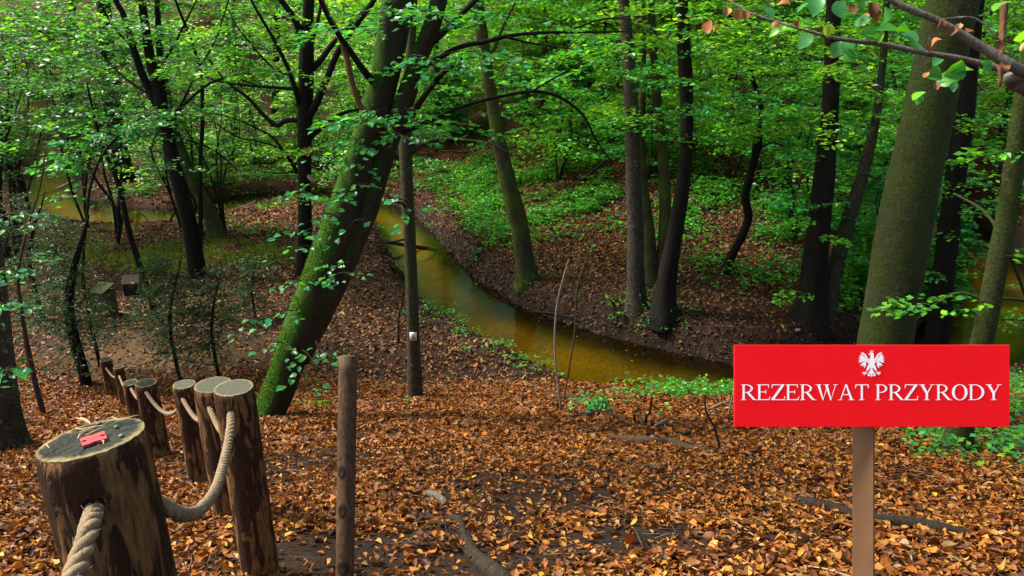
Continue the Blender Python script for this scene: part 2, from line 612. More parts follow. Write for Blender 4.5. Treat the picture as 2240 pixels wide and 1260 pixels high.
# cut face: dark mould in the middle, pale rim; object coords hold the unit radius in the attribute 'rad'
t = NT('cut_face')
ra = t.n('ShaderNodeAttribute', attribute_name='rad').outputs['Fac']
n1 = t.noise(t.coord((1, 1, 1)), 18, 5, .65, .5); n2 = t.noise(t.coord((1, 1, 1)), 80, 4, .7)
e = t.math('ADD', ra, t.math('MULTIPLY', t.math('SUBTRACT', n1, .5), .55))
mid = t.mix(t.ramp(n1, [(.4, (0, 0, 0)), (.66, (1, 1, 1))]), (.006, .010, .009), (.036, .038, .015))
mid = t.mix(t.ramp(n2, [(.60, (0, 0, 0)), (.72, (1, 1, 1))]), mid, (.06, .07, .045))
rim = t.mix(n2, (.07, .055, .022), (.30, .23, .10))
c = t.mix(t.ramp(e, [(.84, (0, 0, 0)), (.98, (1, 1, 1))]), mid, rim)
rings = t.math('SINE', t.math('MULTIPLY', e, 70.0))
M['cut'] = t.done(t.principled(c, .85, .2, t.bump(t.math('ADD', n2, t.math('MULTIPLY', rings, .15)), .5, .004)))
t = NT('cut_face_grey')
ra = t.n('ShaderNodeAttribute', attribute_name='rad').outputs['Fac']
n1 = t.noise(t.coord((1, 1, 1)), 22, 5, .65, .5); n2 = t.noise(t.coord((1, 1, 1)), 90, 4, .7)
e = t.math('ADD', ra, t.math('MULTIPLY', t.math('SUBTRACT', n1, .5), .4))
mid = t.mix(n2, (.018, .024, .014), (.125, .125, .080))
c = t.mix(t.ramp(e, [(.86, (0, 0, 0)), (1.0, (1, 1, 1))]), mid, (.20, .15, .075))
M['cut2'] = t.done(t.principled(c, .9, .15, t.bump(n2, .5, .004)))
# old round pole: brown, grained, knots
t = NT('weathered_pole')
n1 = t.noise(t.coord((1, 1, .05)), 75, 6, .75, .25); n3 = t.noise(t.coord((1, 1, .5)), 3.5, 3, .6)
vr = t.n('ShaderNodeTexVoronoi'); vr.inputs['Scale'].default_value = 9; t.l(t.coord((1, 1, .45)), vr.inputs['Vector'])
kn = t.ramp(vr.outputs['Distance'], [(.06, (1, 1, 1)), (.2, (0, 0, 0))])
c = t.mix(t.ramp(n1, [(.3, (0, 0, 0)), (.7, (1, 1, 1))]), (.010, .005, .002), (.165, .092, .042))
c = t.mix(t.ramp(n3, [(.35, (.45, .45, .45)), (.65, (0, 0, 0))]), c, (.028, .019, .012))
c = t.mix(t.math('MULTIPLY', kn, .8), c, (.016, .010, .006))
M['pole'] = t.done(t.principled(c, .8, .2, t.bump(n1, .6, .006)))

# ------------------------------------------------------------------ ground sheet and water
BARE = [(1150, 1075, .55, .9), (900, 1010, .5, .7), (1330, 1170, .6, .6), (640, 1010, .7, .9), (760, 1220, .45, .8), (1600, 1120, .5, .35), (1000, 1160, .35, .8), (1080, 1230, .35, .9),
        (330, 775, 1.6, .8), (800, 950, .4, .5), (1420, 1060, .5, .5), (1700, 860, .8, .4)]
_bare = [(hit(a, b)[0], r, s) for a, b, r, s in BARE]


def bare(x, y):
    v = np.zeros_like(np.asarray(x, float))
    for p, r, s in _bare:
        q = np.hypot((x - p[0]) / (r * 1.5), (y - p[1]) / r)
        v = np.maximum(v, s * np.exp(-q ** 2))
    v = 1.0 * sstep(.12, .85, v * (.3 + 1.9 * fbm(x * 3.4, y * 3.4, 31, 4)))
    w = sstep(.55, .72, fbm(x * 1.3, y * 2.4, 33)) * .5 * sstep(1, 2.5, y) * sstep(9, 5, y)
    return np.clip(np.maximum(v, w), 0, 1)


def build_ground():
    xs = np.concatenate([-16 - np.geomspace(.4, 130, 34)[::-1], np.arange(-16, 14.01, .14), 14 + np.geomspace(.4, 130, 34)])
    ys = np.concatenate([-np.geomspace(.3, 40, 14)[::-1], np.arange(0, 12, .10), np.arange(12, 26, .16), 26 + np.geomspace(.3, 160, 44)])
    X, Y = np.meshgrid(xs, ys)
    Z = ground(X, Y)
    d, hw = stream_dist(X, Y)
    b = bare(X, Y)
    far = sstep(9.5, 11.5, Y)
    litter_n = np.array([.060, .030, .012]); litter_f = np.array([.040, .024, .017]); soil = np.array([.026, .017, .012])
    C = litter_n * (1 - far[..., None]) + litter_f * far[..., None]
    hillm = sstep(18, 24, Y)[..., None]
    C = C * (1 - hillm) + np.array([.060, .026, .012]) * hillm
    C = C * (1 - b[..., None]) + soil * b[..., None]
    pth = _bare[8][0]
    q = np.exp(-(((X - pth[0]) / 1.9) ** 2 + ((Y - pth[1]) / .9) ** 2))[..., None]
    C = C * (1 - .7 * q) + np.array([.16, .105, .05]) * .7 * q
    mud = sstep(hw + .5, hw + .05, d)[..., None]
    C = C * (1 - mud) + np.array([.016, .012, .009]) * mud
    sand = (sstep(hw * .92, hw * .30, d) * (.45 + .6 * fbm(X * .5, Y * .5, 21)))[..., None]
    sand = np.clip(sand * 1.25, 0, 1)
    C = C * (1 - sand) + np.array([.33, .215, .030]) * sand
    ny, nx = X.shape
    i = np.arange(ny - 1)[:, None] * nx; j = np.arange(nx - 1)[None, :]
    q = np.stack([i + j, i + j + 1, i + nx + j + 1, i + nx + j], -1).reshape(-1, 4)
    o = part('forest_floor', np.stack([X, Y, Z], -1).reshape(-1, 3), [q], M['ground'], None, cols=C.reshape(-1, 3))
    o['kind'] = 'structure'; o['label'] = 'leaf-strewn forest floor sloping down to the stream'
    ROOT_LOC[o.name] = np.zeros(3)
    return o


FLOOR = build_ground()
wv = np.array([[-60, 9, 0], [40, 9, 0], [40, 45, 0], [-60, 45, 0]], float)
W = part('stream_water', wv, [np.array([[0, 1, 2, 3]])], M['water'])
W['kind'] = 'structure'; W['label'] = 'shallow golden brown stream winding through the forest'

# ------------------------------------------------------------------ foliage colours
PAL = {'bright': (.14, .42, .018), 'lime': (.26, .48, .02), 'mid': (.050, .25, .022), 'teal': (.036, .26, .085), 'dark': (.018, .090, .014), 'yellow': (.40, .30, .03), 'pale': (.36, .58, .26)}  # 'pale' paints backlit glare and glints into the leaf colour


def gcol(rng, n, w):
    names = list(w); p = np.array([w[k] for k in names], float); p /= p.sum()
    c = np.array([PAL[k] for k in names])[rng.choice(len(names), n, p=p)]
    return c * rng.lognormal(0, .28, n)[:, None] * (1 + rng.normal(0, .06, (n, 3)))


def leaf_mesh(name, curl, fold, mat, rng):
    u = np.array([0, .10, .26, .45, .64, .82, 1.0]); w = np.array([.03, .22, .36, .40, .34, .19, .0]) / .8
    V = []
    for k, (a, b) in enumerate(zip(u, w)):
        z0 = curl * (a - .4) ** 2 * 2 + rng.normal(0, .008)
        e = fold * b * b * 5
        V += [(-b, a, z0 + e + rng.normal(0, .02)), (0, a, z0 - .012), (b, a, z0 + e + rng.normal(0, .02))]
    q = []
    for k in range(6):
        for s in (0, 1):
            q.append((3 * k + s, 3 * k + s + 1, 3 * k + s + 4, 3 * k + s + 3))
    return new_mesh(name, np.array(V), [np.array(q)], mat)


_r = np.random.default_rng(5)
LEAF_VAR = [leaf_mesh('leaf', c, f, M['leaf_obj'], _r) for c, f in ((.05, .1), (-.15, .15), (-.3, .05), (.1, .3))]
DRY_VAR = [leaf_mesh('leaf', c, f, M['litter_obj'], _r) for c, f in ((.2, .15), (-.25, .25), (.35, .35), (-.15, -.2), (.1, .4), (.4, .1))]


def leaf_objects(parent, P, A, Nn, S, cols, var, W=.62, rng=_r):
    A = unit(A); B = unit(np.cross(A, Nn)); N2 = np.cross(B, A)
    off = base_of(parent)
    for i in range(len(P)):
        o = bpy.data.objects.new('leaf', var[int(rng.integers(len(var)))])
        s = S[i]
        m = Matrix(((B[i, 0] * s * W * 1.25, A[i, 0] * s, N2[i, 0] * s, P[i, 0] - off[0]),
                    (B[i, 1] * s * W * 1.25, A[i, 1] * s, N2[i, 1] * s, P[i, 1] - off[1]),
                    (B[i, 2] * s * W * 1.25, A[i, 2] * s, N2[i, 2] * s, P[i, 2] - off[2]), (0, 0, 0, 1)))
        o.parent = parent
        o.matrix_local = m
        o.color = (*[float(max(0, x)) for x in cols[i]], 1)
        COL.objects.link(o)


# ------------------------------------------------------------------ trees traced from the place
def trace(pts, Y0, lean=0.0):
    P, R = [], []
    n = len(pts)
    for k, (px, py, w) in enumerate(pts):
        p, d = at_y(px, py, Y0 + lean * k / max(1, n - 1))
        P.append(p); R.append(w * .5 * d / FPX)
    return np.array(P), np.array(R)


def twig_sprays(rng, mb, O, az, L, tilt, r=.006, droop=.18):
    for o, a, l, t_ in zip(O, az, L, np.broadcast_to(tilt, (len(O),))):
        u = np.array([0, .35, .7, 1.0]) * l
        P = o + np.stack([u * math.cos(a), u * math.sin(a), t_ * u - droop * u * u / l], -1)
        P[1:3] += rng.normal(0, .02 * l, (2, 3))
        mb.add(*tube(P, [r, r * .8, r * .5, r * .25], 3, 1))


def crown_part(par, rng, O, az, L, W, n, pal, size, tilt=.05, droop=.18, lod=1, twigs=None, flat=.5, thick=.03, name='crown'):
    P, A, Nn, S = sprays(rng, O, az, L, W, n, tilt, droop, flat, size, thick)
    V, F, k = leafgeo(P, A, Nn, S, .62, lod)
    part(name, V, F, M['leaf'], par, cols=np.repeat(gcol(rng, len(P), pal), k, 0), smooth=False)
    if twigs is not None:
        mb = MB(); twig_sprays(rng, mb, O, az, np.broadcast_to(L, (len(O),)), tilt, twigs, droop)
        part('twigs', *mb.get(), M['twig'], par, kind='stuff')


def traced_tree(name, label, stems, mat, seed, cat='tree', limbs=(), group=None, flare=.35, top=3.5, lean=0.0, sides=14, Y=None, crown=None, rough=.08, limb_mat=None, bottom=.25, flare_h=.35, lobes=5):
    """stems: list of traced centre lines, the first from its foot up; crown: dict for the leaves above the picture"""
    rng = np.random.default_rng(seed)
    if Y is None:
        b, _ = hit(stems[0][0][0], stems[0][0][1]); Y = b[1]
    r_ = None
    for si, pts in enumerate(stems):
        P, R = trace(pts, Y, lean)
        if si == 0:
            gz = float(ground(P[0, 0], P[0, 1]))
            foot = np.array([P[0, 0], P[0, 1], gz])
            r_ = root(name, foot, label, cat, group)
            P = np.vstack([[P[0, 0], P[0, 1], gz - bottom], P]) if P[0, 2] > gz - bottom + .05 else P
            if len(P) > len(R):
                R = np.concatenate([[R[0] * 1.05], R])
        d = unit(P[-1] - P[-2])
        if top and pts[-1][1] <= 5:
            e = top * rng.uniform(.8, 1.1)
            d2 = unit(d + np.array([0, 0, .25]))
            P = np.vstack([P, P[-1] + d2 * e * .45, P[-1] + d2 * e + np.array([rng.normal(0, .15), rng.normal(0, .2), 0])])
            R = np.concatenate([R, [R[-1] * .8, R[-1] * .35]])
        V, F = tube(P, R, sides, 8, rough, seed + si, flare if si == 0 else 0, flare_h, 2.2, lobes=lobes)
        part('trunk' if si == 0 else 'stem', V, F, mat, r_)
        tip = P[-1]
    for li, pts in enumerate(limbs):
        P, R = trace(pts, Y, rng.uniform(-.9, .9))
        part('limb', *tube(P, R, 7, 5, .10, seed * 3 + li), limb_mat or mat, r_)
    if crown:
        n = crown.get('n', 26)
        z0, z1 = crown.get('z', (1.5, 4.5)); rad = crown.get('r', 1.8)
        c = np.array([tip[0], tip[1], 0])
        O = c + np.stack([rng.normal(0, rad * .4, n), rng.normal(0, rad * .4, n), foot[2] + rng.uniform(z0, z1, n)], -1)
        az = rng.uniform(0, 2 * PI, n)
        crown_part(r_, rng, O, az, rng.uniform(.7, 1.3, n) * rad * .7, rad * .28, crown.get('k', 60), crown.get('pal', {'mid': 2, 'bright': 2, 'teal': 1}), crown.get('size', (.09, .13)), twigs=.008)
    return r_, Y


def tree_sprays(par, seed, spots, Y, pal, n=40, size=(.07, .10), name='crown', twig=.006, lod=1):
    """leafy twigs of a tree at picked places: (px, py, dy, az_deg, length)"""
    rng = np.random.default_rng(seed)
    O, az, L = [], [], []
    for px, py, dy, a, l in spots:
        O.append(at_y(px, py, Y + dy)[0]); az.append(math.radians(a)); L.append(l)
    crown_part(par, rng, np.array(O), np.array(az), np.array(L), np.array(L) * .38, n, pal, size, twigs=twig, name=name, lod=lod)


HI = {'mid': 2, 'bright': 2, 'teal': 1}
# the big leaning moss-covered twin trunk
T1, Y1 = traced_tree('leaning_tree', 'thick leaning twin-trunk tree with bright green moss along its upper side', [
    [(588, 915, 62), (612, 850, 66), (640, 770, 72), (682, 660, 80), (722, 560, 82), (765, 430, 74), (798, 320, 66), (828, 220, 64), (850, 120, 66), (868, 20, 70), (880, -40, 64)],
    [(650, 780, 60), (700, 680, 58), (752, 580, 52), (795, 480, 46), (825, 400, 42), (852, 310, 42), (885, 220, 42), (915, 130, 36), (940, 70, 38), (960, 0, 36)]],
    M['bark_moss'], 11, limbs=[
        [(838, 200, 22), (800, 160, 16), (765, 110, 13), (730, 60, 11), (700, 0, 9), (690, -30, 8)],
        [(900, 255, 16), (925, 215, 13), (950, 182, 12), (973, 157, 10), (1010, 128, 7)],
        [(945, 90, 20), (977, 63, 15), (1010, 30, 13), (1045, -5, 12), (1080, -40, 10)],
        [(925, 150, 12), (1000, 105, 11), (1060, 92, 10), (1106, 80, 9), (1160, 73, 8), (1238, 70, 7), (1320, 70, 5), (1385, 69, 3)],
        [(1238, 70, 5), (1290, 50, 4), (1330, 40, 4), (1390, 42, 2)],
        [(1110, 82, 6), (1160, 94, 5), (1200, 100, 4), (1255, 108, 2)],
        [(860, 300, 14), (960, 255, 9), (1010, 233, 8), (1081, 214, 8), (1164, 200, 7), (1221, 211, 7), (1274, 250, 6), (1303, 304, 5), (1339, 357, 3)],
        [(1164, 200, 5), (1200, 178, 4), (1240, 155, 4), (1275, 133, 2)]],
    limb_mat=M['bark_dark'], crown={'n': 30, 'z': (6, 9.5), 'r': 2.6, 'pal': HI}, flare=.30, bottom=.3, rough=.13, sides=22)
# broken reddish branch caught in the leaning tree
P, R = trace([(800, 245, 12), (785, 225, 14), (770, 180, 15), (757, 120, 14), (742, 75, 13), (722, 40, 12), (705, 0, 10), (695, -40, 8)], Y1 - .25)
part('broken_limb', *tube(P, R, 7, 5, .12, 4), M['dead_red'], T1, label='broken reddish dead limb hanging down')


def near_spray(par, seed, sx, sy, ex, ey, Y, n, leaf=(.075, .10), dep=-.35, wid=.30, pal={'teal': 3, 'mid': 2}, levels=2):
    """a leafy shoot close enough for its leaves to be picked apart; every leaf an object"""
    rng = np.random.default_rng(seed)
    a, _ = at_y(sx, sy, Y); b, _ = at_y(ex, ey, Y + dep)
    L = np.linalg.norm(b - a); d = (b - a) / L
    mid = (a + b) / 2 + np.array([0, 0, .06 * L])
    mb = MB(); mb.add(*tube(np.array([a, mid, b]), [.008, .006, .003], 4, 4))
    P, A, S = [], [], []
    k = 0
    nt = max(2, int(n / 7))
    hd = unit(np.array([d[0], d[1], 0.0])); sd = np.array([-hd[1], hd[0], 0])
    for q in range(nt):
        u = .12 + .85 * (q + rng.random() * .6) / nt
        o = (1 - u) ** 2 * a + 2 * u * (1 - u) * mid + u * u * b
        side = 1 if q % 2 else -1
        l = wid * (1.15 - .6 * u) * rng.uniform(.7, 1.25)
        dv = unit(hd * .75 + side * sd * rng.uniform(.6, 1.0) + np.array([0, 0, rng.uniform(-.35, .05)]))
        tp = o + dv * l
        mb.add(*tube(np.array([o, (o + tp) / 2 + [0, 0, .02], tp]), [.004, .003, .0015], 3, 3))
        m = max(3, int(round(n / nt)))
        for j in range(m):
            w = (j + .5) / m
            s2 = 1 if j % 2 else -1
            ax = unit(dv * .8 + s2 * np.cross([0, 0, 1], dv) * rng.uniform(.5, 1.1) + np.array([0, 0, rng.uniform(-.35, .1)]))
            if j == m - 1:
                ax = dv
            P.append(o + (tp - o) * w); A.append(ax); S.append(rng.uniform(*leaf))
    P = np.array(P); A = np.array(A); S = np.array(S)
    Nn = np.stack([rng.normal(0, .28, len(P)), rng.normal(-.12, .28, len(P)), np.ones(len(P))], -1)
    sp = part('leafy_shoot', *mb.get(), M['twig'], par)
    m_ = int(n * 1.3)
    ii = rng.integers(0, len(P), m_)
    P2 = P[ii] + rng.normal(0, .07, (m_, 3)) * [1, 1.6, .45]; A2 = A[ii] + rng.normal(0, .4, (m_, 3)) * [1, 1, .4]
    V2, F2, k2 = leafgeo(P2, A2, Nn[ii] + rng.normal(0, .2, (m_, 3)), rng.uniform(leaf[0] * .7, leaf[1] * .95, m_), .6, 0)
    part('foliage', V2, F2, M['leaf'], sp, cols=np.repeat(gcol(rng, m_, pal), k2, 0), smooth=False, kind='stuff')
    leaf_objects(sp, P, A, Nn, S, gcol(rng, len(P), pal), LEAF_VAR, .62, rng)


for k, s in enumerate([(905, 150, 1050, 110, 34), (900, 120, 960, 150, 14), (935, 165, 1030, 150, 24), (790, 270, 690, 275, 18), (850, 235, 780, 280, 26), (870, 255, 905, 240, 14), (830, 290, 905, 310, 20), (812, 300, 770, 320, 14),
                       (800, 350, 770, 375, 10), (800, 415, 770, 400, 8), (750, 480, 690, 470, 10), (760, 440, 720, 420, 9), (760, 500, 800, 480, 8), (770, 570, 690, 620, 16), (720, 610, 780, 600, 8),
                       (700, 500, 645, 520, 9), (690, 545, 640, 545, 7), (660, 615, 620, 615, 7), (640, 680, 600, 690, 10), (690, 745, 700, 780, 7), (660, 765, 690, 800, 9), (620, 750, 590, 760, 6), (655, 810, 660, 830, 5), (700, 395, 650, 430, 12), (720, 350, 690, 345, 7), (560, 700, 545, 695, 3)]):
    near_spray(T1, 100 + k, *s[:4], Y1 - .2, s[4] if s[1] < 350 else max(3, int(s[4] * .6)), leaf=(.065, .10), wid=.40, dep=-.6)

# slim tree that carries the trail mark
T2, Y2 = traced_tree('slim_tree', 'slim straight grey trunk with a small white trail plate nailed on it', [
    [(909, 872, 36), (907, 820, 31), (904, 730, 28), (900, 610, 27), (895, 500, 27), (889, 380, 28), (887, 290, 28), (891, 200, 24), (899, 100, 20), (905, 0, 17)]],
    M['bark_mid'], 12, limbs=[[(895, 345, 8), (915, 322, 6), (933, 310, 5), (965, 303, 5), (997, 305, 4), (1040, 308, 4), (1073, 313, 3), (1115, 335, 2)],
                              [(896, 470, 8), (880, 445, 6), (862, 440, 4), (845, 425, 3)], [(899, 520, 5), (850, 530, 4), (800, 528, 3), (780, 526, 2)],
                              [(900, 600, 4), (870, 575, 3), (840, 560, 2)]], limb_mat=M['twig'], crown={'n': 22, 'z': (6, 9), 'r': 1.8}, flare=.35, flare_h=.12)
near_spray(T2, 150, 892, 470, 930, 450, Y2 - .2, 8, (.09, .12), wid=.4)
near_spray(T2, 151, 890, 440, 840, 435, Y2 - .2, 7, (.09, .12), wid=.4)

# trail plate
def box(c, ex, ey, ez, hx, hy, hz):
    c = np.asarray(c, float)
    V = np.array([c + sx * hx * ex + sy * hy * ey + sz * hz * ez for sz in (-1, 1) for sy in (-1, 1) for sx in (-1, 1)])
    F = np.array([[0, 2, 3, 1], [4, 5, 7, 6], [0, 1, 5, 4], [2, 6, 7, 3], [0, 4, 6, 2], [1, 3, 7, 5]])
    return V, [F]


EX, EY, EZ = np.eye(3)
c, d = at_y(906, 729, Y2)
c = c + np.array([0, -.112, 0])
pl = root('trail_plate', c + np.array([0, 0, -.06]), 'small white plate with black strokes and dark red bar on slim trunk', 'trail marker')
pu = d / FPX
part('plate', *box(c, EX, EY, EZ, 7.5 * pu, .004, 9.5 * pu), M['white_plate'], pl)


def stroke(par, name, pts, w, mat, o, ex, ez, nrm, lift):
    P = np.array([o + ex * x + ez * z + nrm * lift for x, z in pts])
    mb = MB()
    for k in range(len(P) - 1):
        a, b = P[k], P[k + 1]
        t_ = unit(b - a); s_ = np.cross(nrm, t_) * w * .5
        a2, b2 = a - t_ * w * .3 + nrm * 2e-4 * k, b + t_ * w * .3 + nrm * 2e-4 * k
        mb.add(np.array([a2 - s_, a2 + s_, b2 + s_, b2 - s_]), [np.array([[0, 3, 2, 1]])])
    part(name, *mb.get(), mat, par, smooth=False)


fy = np.array([0, -1.0, 0])
stroke(pl, 'black_stroke', [(-2.3 * pu, 7 * pu), (-2.3 * pu, -3.2 * pu)], 1.0 * pu, M['black_paint'], c, EX, EZ, fy, .006)
stroke(pl, 'black_stroke', [(-2.2 * pu, 3.6 * pu), (.5 * pu, 4.6 * pu), (2.2 * pu, 7.5 * pu), (4 * pu, 9 * pu)], 1.2 * pu, M['black_paint'], c, EX, EZ, fy, .0065)
stroke(pl, 'black_stroke', [(-2.2 * pu, .2 * pu), (1 * pu, 1.6 * pu), (2.6 * pu, .2 * pu)], 1.1 * pu, M['black_paint'], c, EX, EZ, fy, .007)
stroke(pl, 'red_bar', [(-2.6 * pu, -5.4 * pu), (4.4 * pu, -4.6 * pu)], 2.2 * pu, M['dark_red_paint'], c, EX, EZ, fy, .0065)

# dark forked tree behind the leaning one
T3, Y3 = traced_tree('forked_tree', 'dark many-limbed tree standing just behind the leaning mossy trunk', [
    [(664, 600, 34), (667, 520, 30), (667, 440, 29), (666, 350, 30), (667, 270, 32), (669, 200, 32), (670, 130, 33), (672, 60, 27), (676, 0, 24), (678, -40, 22)]],
    M['bark_dark'], 13, limbs=[
        [(664, 105, 18), (648, 48, 15), (615, 0, 12), (590, -40, 9)], [(656, 235, 14), (650, 210, 12), (630, 150, 10), (597, 83, 8), (560, 20, 6), (540, -20, 5)],
        [(655, 195, 9), (610, 192, 8), (545, 187, 6), (480, 178, 4), (430, 160, 3)], [(655, 262, 13), (625, 264, 12), (605, 274, 11), (575, 250, 9), (540, 212, 8), (495, 178, 5), (450, 120, 4)],
        [(672, 262, 18), (692, 225, 17), (712, 180, 16), (740, 113, 14), (775, 60, 13), (807, 17, 12), (835, -25, 10)],
        [(683, 152, 14), (703, 130, 13), (727, 97, 12), (767, 57, 11), (817, 0, 9), (840, -30, 7)], [(679, 300, 13), (715, 270, 11), (750, 248, 9), (792, 238, 5)],
        [(650, 380, 5), (603, 307, 5), (560, 280, 4), (500, 255, 3), (440, 245, 2)], [(651, 375, 4), (620, 378, 4), (580, 376, 3), (545, 365, 2)], [(650, 372, 4), (620, 330, 4), (570, 310, 3), (520, 300, 3), (470, 270, 2)],
        [(640, 165, 6), (600, 150, 5), (560, 110, 4), (520, 60, 3), (500, 20, 2)], [(683, 90, 9), (696, 40, 8), (706, -10, 6)]],
    limb_mat=M['bark_dark'], crown={'n': 34, 'z': (7, 10), 'r': 2.8}, flare=.25)
tree_sprays(T3, 31, [(540, 20, .4, 190, 1.0), (500, 60, -.6, 170, 1.0), (560, 110, .5, 200, 1.0), (470, 175, .2, 175, 1.1), (520, 215, -.5, 150, .9), (470, 250, .2, 180, 1.0), (560, 310, -.4, 200, .9), (830, 0, -.5, 20, .9), (700, 430, -1.2, 200, .9), (690, 330, -.9, 170, .8), (750, 90, -.5, -60, .7), (600, 20, .3, 120, .8)],
            Y3, {'bright': 2, 'mid': 2, 'lime': 1}, 55, (.08, .12))
P, d = at_y(672, 386, Y3 - .17)
part('broken_stub', *tube(np.array([P + [0, .1, 0], P + [.08, -.06, -.04], P + [.17, -.1, -.12]]), [.05, .045, .02], 7, 4, .2, 3), M['dead_pale'], T3, label='pale broken stub')

# leaning multi-stem tree on the left
T4, Y4 = traced_tree('multistem_tree', 'dark leaning tree splitting into three stems above the grassy flat', [
    [(432, 605, 38), (420, 520, 34), (398, 425, 32), (383, 367, 30), (363, 283, 28), (347, 200, 25), (330, 133, 21), (318, 60, 18), (310, 0, 16), (303, -40, 14)],
    [(366, 300, 16), (360, 230, 14), (352, 150, 12), (346, 80, 11), (343, 0, 10), (342, -30, 9)],
    [(352, 245, 20), (337, 215, 19), (310, 160, 17), (290, 100, 15), (273, 40, 13), (253, 0, 12), (240, -35, 10)],
    [(436, 570, 12), (439, 480, 10), (438, 400, 9), (439, 333, 9), (443, 267, 9), (440, 167, 8), (423, 100, 7), (390, 17, 6), (375, -30, 5)]],
    M['bark_dark'], 14, limbs=[
        [(360, 265, 8), (395, 230, 6), (430, 160, 5), (470, 90, 4), (500, 0, 3)], [(335, 210, 6), (300, 190, 5), (250, 150, 4), (200, 90, 3), (150, 40, 2)], [(365, 270, 7), (440, 195, 6), (500, 170, 5), (560, 185, 3)],
        [(350, 150, 6), (385, 90, 5), (410, 40, 4), (430, 0, 3)], [(290, 105, 6), (250, 60, 5), (215, 0, 4)], [(372, 300, 6), (420, 310, 4), (470, 330, 4), (520, 372, 3)]],
    crown={'n': 34, 'z': (7, 10), 'r': 2.8}, flare=.3)
tree_sprays(T4, 41, [(250, 20, .5, 160, 1.1), (200, 90, .3, 180, 1.2), (150, 40, -.3, 190, 1.2), (430, 30, -.5, 60, 1.0), (500, 10, .4, 30, 1.0), (470, 90, -.5, 20, 1.0), (300, 60, -.8, 200, 1.0), (380, 120, -.9, -40, .9), (250, 150, .3, 170, 1.2), (330, 40, -.9, 250, .8), (520, 372, -.2, 0, .8)],
            Y4, {'dark': 3, 'mid': 3, 'bright': 1}, 70, (.08, .12))
_, _ = traced_tree('mossy_tree', 'mossy leaning trunk with green foot behind the multi-stem tree', [[(474, 520, 38), (462, 475, 32), (440, 430, 28), (420, 395, 26), (402, 345, 22), (385, 292, 18), (365, 200, 15), (350, 100, 12), (345, 0, 10)]], M['bark_moss2'], 15, crown={'n': 12, 'z': (6, 9), 'r': 1.5}, flare=.45)
_, _ = traced_tree('thick_tree', 'thick dark trunk with broad foot inside the stream bend', [[(272, 395, 60), (266, 360, 42), (258, 320, 36), (250, 260, 34), (240, 180, 32), (232, 90, 30), (226, 0, 28)]], M['bark_dark'], 16, crown={'n': 20, 'z': (7, 11), 'r': 2.5}, flare=.3)
T6, Y6 = traced_tree('thin_leaning_tree', 'thin dark leaning stem rising beside the wooden bins', [[(341, 692, 15), (320, 625, 14), (300, 565, 14), (284, 515, 13), (265, 430, 11), (250, 380, 10), (225, 320, 8), (205, 250, 6), (190, 180, 4)]], M['bark_dark'], 17, sides=7, top=0, flare=.1)
tree_sprays(T6, 61, [(205, 250, 0, 120, .7), (220, 300, 0, -20, .6), (190, 190, 0, 200, .7)], Y6, {'mid': 2, 'teal': 1}, 40, (.08, .11))
T7, Y7 = traced_tree('edge_tree', 'pale grey-barked trunk cut off by the left edge of the photo', [[(22, 985, 80), (15, 930, 62), (5, 850, 56), (-5, 740, 54), (-18, 600, 52), (-40, 400, 50), (-70, 150, 46), (-90, -20, 44)]], M['bark_grey'], 18, crown={'n': 20, 'z': (6, 8.5), 'r': 2.0}, flare=.35)
for k, s in enumerate([(-5, 620, 35, 600, 10), (0, 590, 100, 575, 7), (-5, 660, 40, 690, 7), (5, 810, 30, 830, 8), (0, 830, 25, 800, 6), (-10, 480, 60, 470, 8), (-10, 700, 20, 650, 7)]):
    near_spray(T7, 170 + k, *s[:4], Y7 - .2, s[4], leaf=(.06, .085), wid=.2, dep=-.2)
T8, Y8 = traced_tree('thin_sapling', 'thin bare brown sapling stem just inside the left edge', [[(96, 908, 13), (80, 850, 12), (66, 790, 12), (55, 730, 10), (46, 670, 9), (40, 600, 7), (60, 500, 5), (85, 420, 4), (100, 330, 3)]], M['dead'], 19, sides=6, top=0, flare=.1, cat='sapling')
near_spray(T8, 180, 60, 500, 110, 470, Y8, 8, (.05, .07), wid=.2)

# big left spray: young beech reaching over the stream bend
T9, Y9 = traced_tree('beech_sapling', 'young beech with bright leaf layers before the dark left-hand stems', [[(185, 640, 9), (182, 560, 8), (190, 470, 7), (200, 400, 6), (230, 330, 5), (290, 270, 4), (340, 245, 3)]], M['twig'], 20, Y=11.2, sides=6, top=0, cat='sapling', flare=.1)
for k, s in enumerate([(230, 330, 100, 350, 26), (240, 320, 140, 310, 26), (260, 300, 170, 285, 24), (270, 290, 370, 262, 24), (290, 275, 330, 250, 16), (210, 360, 80, 355, 18), (220, 340, 150, 380, 14), (230, 310, 250, 260, 14), (215, 370, 30, 375, 10), (190, 420, 150, 340, 10), (330, 250, 470, 245, 14), (200, 340, 110, 300, 10)]):
    near_spray(T9, 200 + k, *s[:4], Y9, s[4], leaf=(.085, .12), wid=.42, dep=-.5, pal={'teal': 3, 'mid': 3, 'bright': 1})

